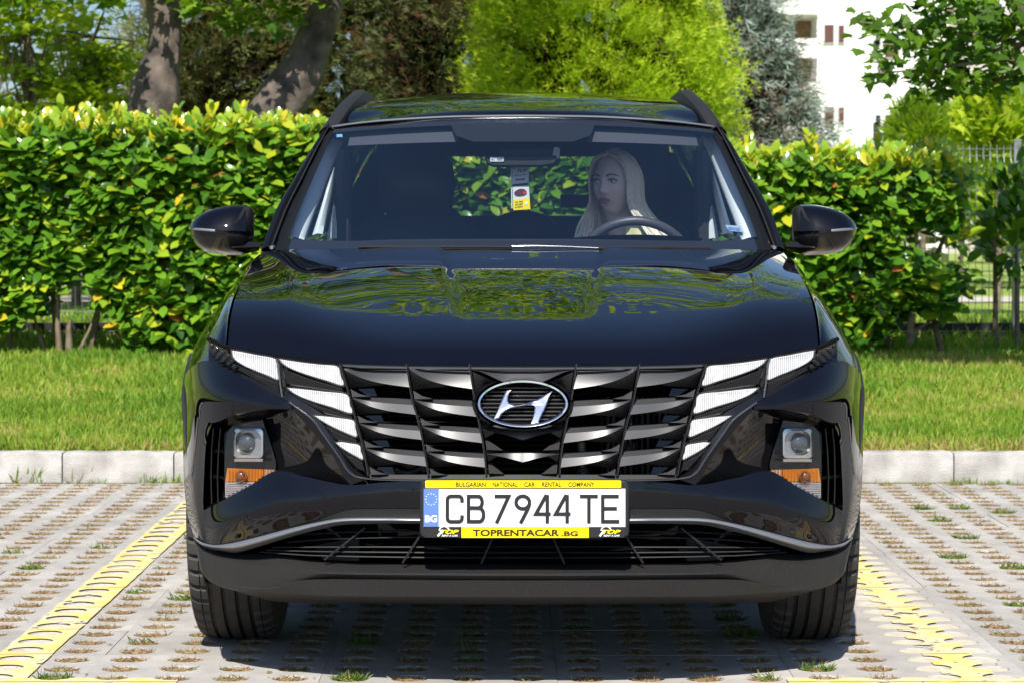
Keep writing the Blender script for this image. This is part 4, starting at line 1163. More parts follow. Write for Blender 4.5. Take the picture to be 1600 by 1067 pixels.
# ---- wheels
def wheel(x, y, par):
    prof = []
    W = .112; Rr = .358
    pr = [(-W*.80,.235),(-W*.98,.262),(-W*1.02,.295),(-W*.99,.325),(-W*.93,.342),(-W*.82,.3515),(-W*.70,.3555)]
    tread = []
    xs = [-.70,-.52]; 
    blocks = [(-.68,-.50),(-.42,-.20),(-.12,.12),(.20,.42),(.50,.68)]
    for a, b in blocks:
        tread += [(W*a, .3475), (W*a+.001, .3578 - .004*abs(a)**2), (W*b-.001, .3578 - .004*abs(b)**2), (W*b, .3475)]
    prof = pr + tread + [(-u, r) for u, r in pr[::-1]]
    nP = len(prof); sh = {4,5,6,nP-5,nP-6,nP-7}
    def mod(i, k):
        if k in (4,5,6,nP-5,nP-6,nP-7) and i % 5 == 0: return .962
        if k in (8,9,nP-9,nP-10) and i % 5 == 0: return .975
        return 1
    t = MB().lathe(prof, (x, y, WZ), 'x', 240, 0, mod).build('tyre', M['rubber'], par, 30)
    s_ = -1 if x < 0 else 1
    rp = [(-.10*s_,.24),(.085*s_,.236),(.092*s_,.246),(.098*s_,.240),(.09*s_,.225),(.06*s_,.215),(-.09*s_,.21)]
    r = MB().lathe(rp, (x, y, WZ), 'x', 48)
    for k in range(5):
        a = 2*math.pi*k/5 + .3
        for d in (-.16, .16):
            p0 = Vector((x + .075*s_, y + .05*math.cos(a), WZ + .05*math.sin(a))); p1 = Vector((x + .088*s_, y + .225*math.cos(a+d), WZ + .225*math.sin(a+d)))
            r.tube([p0, p1], .018, 6)
    r.sphere((x + .07*s_, y, WZ), (.025, .06, .06), 0, 16, 8)
    r.build('rim', M['rim'], t, 40)
    MB().lathe([(-.02*s_,.0),(-.02*s_,.16),(.01*s_,.16),(.01*s_,.0)], (x, y, WZ), 'x', 32).build('brake_disc', M['slat'], t)
    return t
for y in ARCH:
    for x in (-.776, .776): wheel(x, y, car)

# ---- cabin
fl = MB().box((0, 1.9, .33), (1.5, 2.6, .06)); fl.build('cabin_floor', M['cabin'], car, smooth=False)
dsh = []
for (Y, z) in ((.56,1.045),(.70,1.072),(.85,1.090),(.98,1.098),(1.03,1.088),(1.05,1.05),(1.06,.9),(1.0,.6)):
    dsh.append([Vector((x, Y + .10 * abs(x/.7) ** 3 * (1 if Y < .9 else .3), z - .02 * abs(x/.7) ** 4)) for x in [-.72 + 1.44*k/24 for k in range(25)]])
MB().grid(dsh).build('dashboard', M['cabin'], car, 50)
MB().grid([[Vector((x, 1.0 - .06*math.cos((x-.355)*7), 1.100 + .012*math.cos((x-.355)*7))) for x in [.14+.43*k/12 for k in range(13)]], [Vector((x, 1.06, 1.095)) for x in [.14+.43*k/12 for k in range(13)]], [Vector((x, 1.08, .98)) for x in [.14+.43*k/12 for k in range(13)]]]).build('instrument_hood', M['cabin'], car)
sc = Vector((.358, 1.125, .985)); tl_ = R(24)
sw = [sc + Vector((.187*math.cos(2*math.pi*k/48), -.187*math.sin(2*math.pi*k/48)*math.sin(tl_), .187*math.sin(2*math.pi*k/48)*math.cos(tl_))) for k in range(49)]
stw = MB().tube(sw, .0155, 12, cap=False).build('steering_wheel', mat('wheel_leather', (.05, .05, .055), .42), car)
hb = MB().sphere(sc + Vector((0, -.01, 0)), (.075, .035, .06)); hb.box(sc + Vector((-.11, 0, 0)), (.14, .02, .035)).box(sc + Vector((.11, 0, 0)), (.14, .02, .035)).box(sc + Vector((0, .03, -.10)), (.04, .02, .14))
hb.build('steering_hub', M['cabin'], stw)
def seat(x, Y, name='front_seat'):
    def slab(rows, m, nm, par):
        G = []
        for (y, z, w, t) in rows:
            G.append([Vector((x + w*math.cos(a) * (1 if True else 1), y + t*math.sin(a), z)) for a in [2*math.pi*k/20 for k in range(20)]])
        b = MB(); b.grid(G, 0, closed=True); b.add(G[0], [tuple(range(20))]); b.add(G[-1], [tuple(range(20))[::-1]])
        return b.build(nm, m, par, 60)
    bs = slab([(Y, .50, .24, .07), (Y+.02, .62, .255, .085), (Y+.06, .8, .26, .09), (Y+.10, 1.0, .25, .085), (Y+.13, 1.12, .215, .075), (Y+.145, 1.175, .15, .05)], M['seat'], 'seat_back', car)
    slab([(Y+.15, 1.175, .10, .02), (Y+.14, 1.21, .125, .045), (Y+.135, 1.29, .135, .05), (Y+.14, 1.36, .125, .045), (Y+.145, 1.395, .09, .025)], M['seat'], 'headrest', bs)
    c = MB().box((x, Y - .24, .52), (.50, .52, .14)); c.build('seat_cushion', M['seat'], bs)
seat(-.37, 1.66); seat(.37, 1.72)
rbk = []
for (y, z) in ((2.55,.5),(2.60,.8),(2.66,1.02),(2.69,1.10),(2.72,1.13),(2.80,1.10),(2.85,.6)):
    rbk.append([Vector((xx, y, z - (.03 if abs(xx) > .6 else 0) + .03*math.exp(-((abs(xx)-.36)/.14)**4))) for xx in [-.66+1.32*k/40 for k in range(41)]])
rs_ = MB().grid(rbk).build('rear_seat', M['seat'], car, 60)
MB().box((0, 2.3, .5), (1.3, .55, .15)).build('rear_cushion', M['seat'], rs_)
for xx in (-.37, .0, .37):
    MB().sphere((xx, 2.76, 1.165 if xx else 1.13), (.135, .05, .075), 0, 20, 10).build('headrest', M['seat'], rs_)
MB().box((.20, 2.72, 1.24), (.11, .04, .05)).build('belt_guide', M['cabin'], rs_)
# headliner, sun visors, pillar trims
hl = [[p + Vector((0, .03, -.035)) for p in r] for r in RG]
MB().grid(hl).mirror().build('headliner', M['liner'], car)
for s_ in (-1, 1):
    g_ = []
    for v, dz in ((.955, -.012), (.90, -.022), (.86, -.030)):
        g_.append([on_glass(s_ * u, v, dz) + Vector((0, .03, 0)) for u in [.32 + .56*k/10 for k in range(11)]])
    g_.append([p + Vector((0, .015, .004)) for p in g_[-1]])
    MB().grid(g_).build('sun_visor', M['liner'], car, 60)
def trimstrip(a, b, nm='pillar_lining', m='trim', back=.06):
    A = dense([P(*p) for p in a], 6); B = dense([P(*p) for p in b], 6)
    both(MB().grid([[p + Vector((0, back, 0)) for p in A], A, [x_.lerp(y_, .5) + Vector((0, -.012, .004)) for x_, y_ in zip(A, B)], B, [p + Vector((0, back, 0)) for p in B]]), nm, M[m], car, 50)
trimstrip([(450,371,.90),(463,338,1.01),(483,285,1.20),(501,240,1.38),(513,218,1.47)], [(475,375,.94),(485,345,1.04),(502,300,1.22),(521,250,1.42),(534,221,1.51)])
trimstrip([(488,368,1.50),(500,330,1.54),(512,290,1.60),(522,262,1.66)], [(504,366,1.50),(510,335,1.54),(518,300,1.60),(524,264,1.66)])
trimstrip([(511,374,1.62),(516,345,1.62),(522,318,1.64)], [(529,374,1.62),(529,345,1.62),(529,315,1.64)])
for s_ in (-1, 1):
    MB().box((s_*.70, 1.7, .8), (.06, 2.2, .5)).build('door_card', M['cabin'], car, smooth=False)
    MB().tube([Vector((s_*.61, 1.62, 1.40)), Vector((s_*.62, 1.64, 1.1)), Vector((s_*.64, 1.64, .7))], .03, 8).build('seat_belt', M['cabin'], car)
# interior mirror with sensor housing behind the glass
sh_ = MB().prism([P(a, b, 1.14) for a, b in [(757,246),(765,243),(868,243),(872,250),(866,258),(845,261),(770,261),(761,257)]], .06, bevel=.006).build('sensor_housing', M['dark'], car, 40)
MB().prism([P(a, b, 1.136) for a, b in [(766,246),(787,246),(787,253),(766,253)]], .002).build('sensor_label', M['paper'], sh_)
lettering('label_print', 'E1  002', 768, 785, 248, 251.5, M['ink'], lambda x, y: P(x, y, 1.1355), sh_, .02)
rv = MB().prism([P(a, b, 1.22) for a, b in rr(828, 245, 47, 14.5, 8)], .03, bevel=.006).build('cabin_mirror', M['dark'], car, 40)
MB().prism([P(a, b, 1.212) for a, b in [(866,230.5),(872,230),(875,234),(874,246),(870,253),(860,255.5),(863,244)]], .004).build('mirror_edge', M['paper'], rv)
# small stickers behind the glass
M['stk'] = mat('pale_sticker', (.42, .55, .60), .5)
st_ = MB().prism([P(a, b, .86) for a, b in [(1133,352),(1157,353.5),(1162,363.5),(1139,361)]], .002).build('windscreen_sticker', M['stk'], car, smooth=False)
lettering('sticker_print', 'SERVICE', 1138, 1156, 354.5, 359, M['blue'], lambda x, y: P(x, y + (x-1138)*.12, .858), st_, .03)
for k, (a, b) in enumerate(((1150,373),(1155,366))):
    MB().prism([P(a-4, b+2, .87), P(a+5, b+3, .87), P(a+7, b-2, .87), P(a+2, b-5, .87), P(a-2, b-3, .87)], .002).build('windscreen_sticker', M['ink' if k == 0 else 'stk'], car, smooth=False)
MB().prism([P(a, b, 1.33) for a, b in [(526,210.5),(535,210),(535,214.5),(526,215)]], .002).build('windscreen_sticker', mat('sky_sticker', (.25, .5, .75), .5), car, smooth=False)

# ---- rental hang tag on the cabin mirror
def ht(x, y, o=0.0): return P(x, y, 1.20 + o)
tagr = thing('hang_tag', 'white and yellow rental hang tag hanging from the interior mirror', 'hang tag', tuple(ht(814, 330)))
def tp(name, pts, m, o, d=.001): return MB().prism([ht(a, b, o) for a, b in pts], d).build(name, m, tagr, smooth=False)
tp('card', [(821,244.5),(829,244.5),(826.5,268),(826,285),(827.5,310),(828.5,327.5),(802,329),(801.5,310),(800.5,285),(802,262),(810,258.5),(817,254)], M['paper'], 0)
tp('yellow_panel', [(801.5,312.5),(827,309.5),(828.5,327.5),(802,329)], M['yellow'], -.002)
tp('dark_band', [(800.5,288.5),(825.5,286),(825.5,289.5),(800.5,292)], M['ink'], -.002)
tp('card_edge', [(798,262),(800.5,261),(799.8,290),(801,326),(799,326)], M['paper'], .002)
hc = [(803.5,301),(806,298.5),(811,296),(816,295.3),(820,296.5),(823,299.5),(823,303.5),(819,306),(812,307.2),(806,306.4),(803.5,304)]
tp('printed_car', hc, mat('dark_red_print', (.10, .02, .025), .4), -.002)
tp('printed_lamp', [(817,300),(822,299),(822.5,303),(818,304.5)], mat('red_print', (.5, .03, .03), .4), -.003)
tp('white_square', [(820,316),(824,315.5),(824.3,320),(820.3,320.5)], M['white'], -.003)
fh_ = lambda o: (lambda x, y: ht(x, y - (x - 802) * .09, o))
for k, w_ in enumerate(('FULL TANK', 'NO LIMIT', '24 H SUPPORT')):
    lettering('tag_print', w_, 805, 817, 315.5 + k*4, 318 + k*4, M['ink'], fh_(-.003), tagr, .03)
lettering('tag_print', 'TOP', 806, 822, 266, 271, M['inkbrown'], fh_(-.001), tagr, .02, 3)
lettering('tag_print', 'RENT A CAR', 804, 822, 274, 276, M['ink'], fh_(-.001), tagr, .02)
lettering('tag_print', '080088', 805, 820, 280.5, 283.5, M['inkbrown'], fh_(-.001), tagr, .04)
# ================================================================== the driver
HC = Vector((.3125, 1.49, 1.283))
pers = thing('person', 'woman with long blonde hair sitting behind the steering wheel looking aside', 'person', (.37, 1.55, .40))
HR = Matrix.Rotation(R(-30), 3, 'Z') @ Matrix.Rotation(R(2), 3, 'X')
def hl_(x, y, z): return HC + HR @ Vector((x, y, z))
def g2(a, b, sa, sb): return math.exp(-(a/sa)**2 - (b/sb)**2)
def face_pt(n):
    x, y, z = n.x*.071, n.y*.090, n.z*.107
    lowf_ = max(0, -n.z)
    x *= 1 - .30*lowf_**1.6; 
    if n.y > 0: y *= 1 - .25*lowf_
    else: y *= 1 - .06*lowf_
    if n.y < 0:
        f = 0
        f += .019*g2(x, z+.022, .011, .014) + .010*g2(x, z-.002, .0085, .026)       # nose tip, bridge
        f += .006*(g2(x-.010, z+.026, .007, .007) + g2(x+.010, z+.026, .007, .007))
        f -= .010*(g2(x-.031, z-.010, .016, .010) + g2(x+.031, z-.010, .016, .010))  # eye sockets
        f += .004*(g2(x-.030, z-.028, .020, .007) + g2(x+.030, z-.028, .020, .007))  # brows
        f += .005*(g2(x-.042, z+.022, .018, .016) + g2(x+.042, z+.022, .018, .016))  # cheekbones
        f += .006*g2(x, z+.050, .019, .005) + .007*g2(x, z+.060, .016, .006) - .004*g2(x, z+.0545, .02, .002)
        f += .009*g2(x, z+.088, .018, .014) - .003*g2(x, z+.073, .02, .006)
        y -= f
    return Vector((x, y, z))
hm = MB(); G = []
for i in range(73):
    th = math.pi * i / 72
    G.append([hl_(*face_pt(Vector((math.sin(th)*math.cos(2*math.pi*j/96), math.sin(th)*math.sin(2*math.pi*j/96), math.cos(th))))) for j in range(96)])
hm.grid(G, 0, closed=True)
for s_ in (-1, 1): hm.sphere(hl_(s_*.072, .012, -.006), (.008, .018, .030), 0, 10, 8)
# skeleton of the rest of the body
J = {}
bones = []
def jt(n, p, r): J[n] = (Vector(p), r)
jt('pelvis', (.37,1.55,.66), .125); jt('belly', (.37,1.575,.80), .112); jt('chest', (.365,1.60,.96), .118); jt('neckb', (.352,1.575,1.085), .062); jt('neck', (.335,1.545,1.16), .050); jt('skull', (.318,1.515,1.245), .055)
for s_, nm in ((-1, 'r'), (1, 'l')):
    jt('cl'+nm, (.362+s_*.10,1.59,1.065), .062); jt('sh'+nm, (.365+s_*.172,1.585,1.04), .052); jt('el'+nm, (.37+s_*.225,1.40,.86), .038); jt('wr'+nm, (.358+s_*.185,1.185,.965), .026); jt('pa'+nm, (.358+s_*.183,1.135,.995), .030)
    jt('hp'+nm, (.37+s_*.09,1.50,.63), .098); jt('kn'+nm, (.37+s_*.12,1.10,.72), .062); jt('an'+nm, (.37+s_*.10,.80,.42), .042); jt('to'+nm, (.37+s_*.10,.66,.42), .036)
    bones += [('chest','cl'+nm),('cl'+nm,'sh'+nm),('sh'+nm,'el'+nm),('el'+nm,'wr'+nm),('wr'+nm,'pa'+nm),('pelvis','hp'+nm),('hp'+nm,'kn'+nm),('kn'+nm,'an'+nm),('an'+nm,'to'+nm)]
    for k in range(4):     # fingers closing round the rim, thumb along its inside
        o = -.024 + .016*k; L_ = (.9, 1.05, 1.0, .8)[k]
        a = Vector((.358+s_*.183, 1.135, .995)); u = Vector((0, .3, 1)).normalized()
        b1 = a + u*o*1.2 + Vector((s_*.012, -.040*L_, .012)); b2 = b1 + Vector((-s_*.004, -.020*L_, -.004)); b3 = b2 + Vector((-s_*.024*L_, -.004, -.004)); 
        jt(f'f1{k}{nm}', b1, .0095); jt(f'f2{k}{nm}', b2, .0085); jt(f'f3{k}{nm}', b3, .0075)
        bones += [('pa'+nm, f'f1{k}{nm}'), (f'f1{k}{nm}', f'f2{k}{nm}'), (f'f2{k}{nm}', f'f3{k}{nm}')]
    jt('t1'+nm, Vector((.358+s_*.160, 1.125, 1.012)), .011); jt('t2'+nm, Vector((.358+s_*.150, 1.098, 1.028)), .009)
    bones += [('pa'+nm, 't1'+nm), ('t1'+nm, 't2'+nm)]
bones += [('pelvis','belly'),('belly','chest'),('chest','neckb'),('neckb','neck'),('neck','skull')]
def capsule(mb, a, ra, b, rb, n=14, sq=1.0):
    """tapered limb with round ends"""
    ax = (b - a); L = ax.length; ax.normalize()
    u = ax.orthogonal().normalized(); w = ax.cross(u); rings = []
    for k in range(6):
        t = -math.pi/2 + math.pi/2*k/5; rings.append((a + ax*ra*math.sin(t), max(ra*math.cos(t), 1e-4)))
    for k in range(1, 6):
        t = k/5; rings.append((a.lerp(b, t), lerp(ra, rb, t)))
    for k in range(1, 6):
        t = math.pi/2*k/5; rings.append((b + ax*rb*math.sin(t), max(rb*math.cos(t), 1e-4)))
    mb.grid([[p + (u*math.cos(2*math.pi*j/n) + w*math.sin(2*math.pi*j/n))*r for j in range(n)] for p, r in rings], 0, closed=True)
def body_mb(names=None, grow=0.0):
    mb = MB()
    for a, b in bones:
        if names and not (a in names and b in names): continue
        capsule(mb, J[a][0], J[a][1]+grow, J[b][0], J[b][1]+grow)
    return mb
def fused(mb, name, m, parent, vox, smooth_it=4):
    """melt overlapping shapes into one continuous skin"""
    o = mb.build(name + '_tmp', m, None)
    md = o.modifiers.new('r', 'REMESH'); md.mode = 'VOXEL'; md.voxel_size = vox; md.use_smooth_shade = True
    if smooth_it: sm = o.modifiers.new('s', 'SMOOTH'); sm.iterations = smooth_it; sm.factor = .5
    dg = bpy.context.evaluated_depsgraph_get(); me = bpy.data.meshes.new_from_object(o.evaluated_get(dg))
    old = o.data; bpy.data.objects.remove(o); bpy.data.meshes.remove(old)
    me.name = name; me.transform(Matrix.Translation(-ORG[parent.name]))
    me.materials.clear(); me.materials.append(m)
    me.polygons.foreach_set('use_smooth', [True]*len(me.polygons))
    r = bpy.data.objects.new(name, me); C.objects.link(r); r.parent = parent; ORG[r.name] = ORG[parent.name].copy()
    return r
bm_ = body_mb(); b0 = len(bm_.v); bm_.v += hm.v; bm_.f += [tuple(i + b0 for i in f) for f in hm.f]; bm_.m += hm.m
fused(bm_, 'body', M['skin'], pers, .0042, 2)
up_ = {'pelvis','belly','chest','clr','cll','shr','shl','elr','ell'}
fused(body_mb(up_, .010), 'blouse', M['blouse'], pers, .009)
fused(body_mb({'pelvis','hpr','hpl','knr','knl','anr','anl'}, .012), 'trousers', M['jeans'], pers, .012)
for s_ in (-1, 1): MB().sphere((.37+s_*.10, .71, .405), (.042, .11, .040)).build('shoe', M['cabin'], pers)
MB().grid([[Vector((x, 1.455 + .02*math.sin(x*60), z)) for x in [.345+.10*k/10 for k in range(11)]] for z in (1.145, 1.10, 1.02, .92)]).build('scarf', M['cream'], pers)
# face details
for s_ in (-1, 1):
    e = hl_(s_*.030, -.0725, .0095)
    ey = MB().sphere(e, .0112, 0, 16, 10).build('eye', M['eye'], pers)
    gz = (HR @ Vector((-.30 , -1, .02))).normalized()
    MB().sphere(e + gz*.0068, .0058, 0, 12, 8).build('iris', M['iris'], ey)
    MB().tube(dense([hl_(s_*.016, -.0865, .0125), hl_(s_*.030, -.0865, .0175), hl_(s_*.045, -.0765, .0115)], 5), .0022, 6).build('eyelash', M['iris'], pers)
    MB().tube(dense([hl_(s_*.013, -.0915, .0270), hl_(s_*.030, -.0895, .0330), hl_(s_*.050, -.0745, .0270)], 5), lambda t: .0032*(1-.6*t), 6).build('eyebrow', M['brow'], pers)
MB().tube(dense([hl_(-.022,-.0815,-.0545), hl_(-.009,-.0945,-.0500), hl_(0,-.0945,-.0515), hl_(.009,-.0945,-.0500), hl_(.022,-.0815,-.0545)], 5), lambda t: .0014+.0042*math.sin(math.pi*t), 8).tube(dense([hl_(-.021,-.0815,-.0555), hl_(0,-.0955,-.0600), hl_(.021,-.0815,-.0555)], 6), lambda t: .0014+.0048*math.sin(math.pi*t), 8).build('lips', M['lips'], pers)
# long straight hair with a middle parting
hair = MB(); r_ = random.Random(3)
cap = []
for i in range(13):
    th = math.pi*.62*i/12; row = []
    for j in range(41):
        a = math.pi*(-.10 + 1.20*j/40)      # leaves the face (local -y) open
        row.append(hl_(math.sin(th)*math.cos(a)*.080, math.sin(th)*math.sin(a)*.099 + .002, math.cos(th)*.116 + .002))
    cap.append(row)
hair.grid(cap)
def strand(s_, a, front):
    """s_ side, a 0 front..1 back of the head"""
    y0 = lerp(-.052, .07, a); top = hl_(s_*.004, y0, math.sqrt(max(.0, 1-(y0/.1)**2))*.113 + .003)
    yy = lerp(-.055, .085, a); w = .079*math.sqrt(max(.12, 1-(yy/.105)**2))
    j = lambda q_: r_.uniform(-q_, q_)
    p1 = hl_(s_*w*.72, lerp(-.062, .06, a), .080 + j(.004)); p2 = hl_(s_*(w+.004), yy, .020 + j(.004)); p3 = hl_(s_*(w+.008), yy + .006, -.07 + j(.01))
    sp = (.040 if s_ < 0 else .100)
    wv = .010*math.sin(a*19 + r_.uniform(0, 1.2))
    p4 = Vector((p3.x + s_*(sp*.45 + wv + j(.016)) , p3.y + .004, HC.z - .15)); p5 = Vector((p4.x + s_*(sp*.75 - 1.6*wv + j(.018)), p4.y - .02, HC.z - .24)); p6 = Vector((p5.x + s_*j(.01), p5.y - .01, HC.z - .34 + j(.03)))
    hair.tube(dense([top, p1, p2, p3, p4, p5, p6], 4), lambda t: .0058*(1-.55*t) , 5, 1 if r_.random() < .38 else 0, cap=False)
for k in range(110): strand(-1, (k/109)**1.1, k < 30)
for k in range(150): strand(1, (k/149)**1.1, k < 30)
hair.build('hair', [M['hair'], M['hair2']], pers, 60)
# ================================================================== planting behind the kerb
def join(name, arrs, m, parent, kind=None):
    o_ = 0; VV, TT, tt = [], [], []
    for v, t, c in arrs: VV.append(v); TT.append(t + o_); tt.append(c); o_ += len(v)
    o = nmesh(name, np.vstack(VV), np.vstack(TT), m, np.concatenate(tt), parent)
    if kind: o['kind'] = kind
    return o
M['bark'] = mat('grey_bark', (.10, .075, .058), .9, var=(.24, .19, .15), vscale=9, bump=1.0, bscale=26, detail=9)
M['twig'] = mat('twig_bark', (.12, .085, .06), .9, var=(.22, .17, .12), vscale=20)
M['laurel'] = leafmat('laurel_leaf', [(0,(.022,.075,.010)),(.35,(.070,.18,.014)),(.62,(.15,.31,.022)),(.82,(.31,.42,.025)),(.93,(.56,.50,.025)),(.965,(.62,.36,.03)),(1,(.42,.14,.04))], .23, .30, .55)

# ---- laurel hedge
HYF = 9.1
hedge = thing('laurel_hedge', 'long clipped cherry laurel hedge running behind the black car', 'hedge', (0, HYF + .35, lawn_z(HYF + .35)))
XL, XR = -7.0, (1528 - 817) * (HYF - CAMY) / F
def hedge_low(x):
    pxx = 817 + x * F / (HYF + .1 - CAMY)
    return float(np.interp(pxx, [0, 50, 105, 150, 215, 300, 1330, 1380, 1440, 1500, 1540], [.56, .62, .98, .70, .40, .34, .38, .50, .70, .56, .85]))
def rosettes(n):
    x = rng.uniform(XL, XR, n); zt = np.interp(x, [-1.4, 1.4, 2.4, 3.0], [1.87, 1.665, 1.65, 1.56]); depth = rng.beta(1, 2.2, n) * .62
    top = rng.random(n) < .24
    zl = np.array([hedge_low(a) for a in x])
    z = np.where(top, zt - .10 * rng.random(n), zl + (zt - .06 - zl) * rng.random(n))
    y = HYF + np.where(top, rng.random(n) * .9, depth) + .07 * np.array([noise.noise((a*1.6, b*1.6, 1.0)) for a, b in zip(x, z)])
    z += (.06 * np.array([noise.noise((a*1.7, 5, 0)) for a in x]) + .03 * np.array([noise.noise((a*7, 2, 0)) for a in x]) + np.where(rng.random(n) < .06, rng.uniform(.03, .12, n), 0)) * top
    edge = (XR - x)
    ok = (edge > .25) | (rng.random(n) < np.clip(edge / .25, .1, 1))
    ok &= np.array([noise.noise((a*1.7, 9.3, b*1.7)) for a, b in zip(x, z)]) > -.52
    return x[ok], y[ok], z[ok], top[ok]
rx, ry, rz, rtop = rosettes(8400)
pos, dr, nr, sz, tn = [], [], [], [], []
for x, y, z, tp_ in zip(rx, ry, rz, rtop):
    k = int(rng.integers(5, 9)); ax = unit(np.array([rng.normal(0, .35), -.55 + rng.normal(0, .25) - .0, .75 if not tp_ else 1.6]))
    a0 = rng.random() * 6.28
    u = unit(np.cross(ax, np.array([.3, 1, .2]))); w = np.cross(ax, u)
    for q_ in range(k):
        a = a0 + q_ * 2.4; out = u * math.cos(a) + w * math.sin(a)
        lift = rng.uniform(.15, .9) if not tp_ else rng.uniform(.9, 2.4)
        d = out + ax * lift + np.array([0, 0, -.25 if not tp_ else .2])
        pos.append((x, y, z) + ax * (-.02 * q_)); dr.append(d); nr.append(ax + np.array([-.12, -.55, .35])); sz.append(float(np.clip(rng.normal(.112, .026), .055, .165)) if not tp_ else rng.uniform(.055, .105))
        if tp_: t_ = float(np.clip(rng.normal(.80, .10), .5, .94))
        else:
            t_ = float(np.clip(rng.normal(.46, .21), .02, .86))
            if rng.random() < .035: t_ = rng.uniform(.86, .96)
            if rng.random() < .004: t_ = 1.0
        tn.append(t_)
pos, dr, nr, sz, tn = map(np.array, (pos, dr, nr, sz, tn))
# the largest leaves in view are single parts, the rest one mass
pxx = 817 + pos[:, 0] * F / (pos[:, 1] - CAMY); zt_ = pos[:, 2]
vis = (np.abs(pxx - 800) < 800) & ((pxx < 400) | (pxx > 1230)) & (pos[:, 1] < HYF + .12)
front = np.where(vis)[0]; front = front[np.argsort(-(sz[front] - .25 * (pos[front, 1] - HYF)))][:300]
rest = np.ones(len(pos), bool); rest[front] = False
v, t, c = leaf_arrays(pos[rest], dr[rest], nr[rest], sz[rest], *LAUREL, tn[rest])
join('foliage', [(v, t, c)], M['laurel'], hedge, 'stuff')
lvar = []
for k in range(6):
    o = nmesh('leaf', LAUREL[0].astype(float), LAUREL[1], M['laurel'], np.full(len(LAUREL[0]), [.3, .42, .5, .58, .66, .8][k])); lvar.append(o.data); bpy.data.objects.remove(o)
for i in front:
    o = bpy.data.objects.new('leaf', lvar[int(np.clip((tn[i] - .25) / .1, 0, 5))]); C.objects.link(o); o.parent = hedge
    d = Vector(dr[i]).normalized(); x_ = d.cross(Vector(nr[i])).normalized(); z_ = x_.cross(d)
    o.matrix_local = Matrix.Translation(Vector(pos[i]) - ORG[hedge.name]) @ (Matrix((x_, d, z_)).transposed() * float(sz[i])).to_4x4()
def stem(base_px, pts, r0, parent, Y=None, name='stem', m='twig'):
    pp = [P(a, b, Y) for a, b in pts]
    MB().tube(dense(pp, 5), lambda t: r0 * (1 - .65 * t), 7).build(name, M[m], parent)
for (Yo, r0, pts) in ((.18,.022,[(98,570),(92,540),(90,490),(93,440),(97,395),(92,350)]), (.2,.030,[(108,572),(108,540),(107,515),(110,500)]), (.25,.016,[(116,570),(128,540),(140,515),(152,480)]), (.3,.018,[(80,568),(68,540),(58,515),(50,470)]),
                      (.2,.012,[(55,430),(75,405),(92,380),(97,350),(100,300)]), (.22,.016,[(52,455),(50,420),(50,380)]), (.3,.02,[(210,560),(205,520),(200,470)]), (.3,.02,[(290,560),(300,510),(312,470),(318,430)]),
                      (.1,.026,[(1422,535),(1424,500),(1430,455),(1428,425),(1434,395),(1430,360),(1422,310)]), (.12,.014,[(1425,470),(1440,450),(1452,430)]), (.15,.012,[(1424,520),(1450,505),(1465,490)]), (.25,.018,[(1375,535),(1385,490),(1392,440)]), (.3,.018,[(260,562),(255,520),(258,480)])):
    stem(None, pts, r0, hedge, HYF + Yo)
for k in range(34):
    x = lerp(XL, XR - .2, k / 33) + rng.uniform(-.05, .05); y = HYF + .35 + rng.uniform(-.1, .15); z0 = lawn_z(y) - .03
    MB().tube(dense([Vector((x, y, z0)), Vector((x + rng.uniform(-.1, .1), y, .8)), Vector((x + rng.uniform(-.2, .2), y + rng.uniform(-.1, .1), 1.3)), Vector((x + rng.uniform(-.3, .3), y, 1.55))], 4), lambda t: .022 * (1 - .7*t), 6).build('stem', M['twig'], hedge)

# ---- small laurel at the right edge with its stake
def shrub(name, label, cat, cx, cy, cz, rx_, ry_, rz_, n, m, size, tpl, tone, loc, stems, group=None, part='foliage', jit=.6, wid=1.0):
    t = thing(name, label, cat, loc, group)
    p = rdir(n) * (rng.random((n, 1)) ** .4) * np.array([[rx_, ry_, rz_]]) + np.array([[cx, cy, cz]])
    p += .12 * rx_ * np.array([[noise.noise((a*4/rx_, b*4/rx_, 3)), 0, noise.noise((b*4/rx_, a*4/rx_, 7))] for a, _, b in p])
    d = unit(p - np.array([[cx, cy, cz - rz_*.6]])) + rdir(n) * jit
    v, tr, c = leaf_arrays(p, d, rdir(n) + np.array([[0, -.4, .8]]), rng.uniform(.6, 1.15, n) * size, *tpl, np.clip(rng.normal(*tone, n), 0, 1), wid)
    o = join(part, [(v, tr, c)], m, t, 'stuff')
    for pts, r0 in stems: MB().tube(dense([Vector(q_) for q_ in pts], 5), lambda tt_: r0 * (1 - .6*tt_), 7).build('stem', M['twig'], t)
    return t
def GX(px_, D): return (px_ - 817) * D / F
def GZ(py_, D): return CAMZ + (365 - py_) * D / F
D_ = 16.6; X_ = GX(1585, D_); Yl = D_ + CAMY
shrub('laurel_shrub', 'young laurel bush with stake beside the fence at the right edge', 'shrub', X_, Yl, GZ(345, D_), .22, .25, .40, 330, M['laurel'], .12, LAUREL, (.40, .18), (GX(1556, D_), Yl, lawn_z(Yl)),
      [([(GX(1556, D_), Yl, lawn_z(Yl) - .02), (GX(1554, D_), Yl, GZ(430, D_)), (GX(1550, D_), Yl, GZ(340, D_))], .022), ([(GX(1590, D_), Yl, lawn_z(Yl)), (X_, Yl, GZ(300, D_))], .02)])
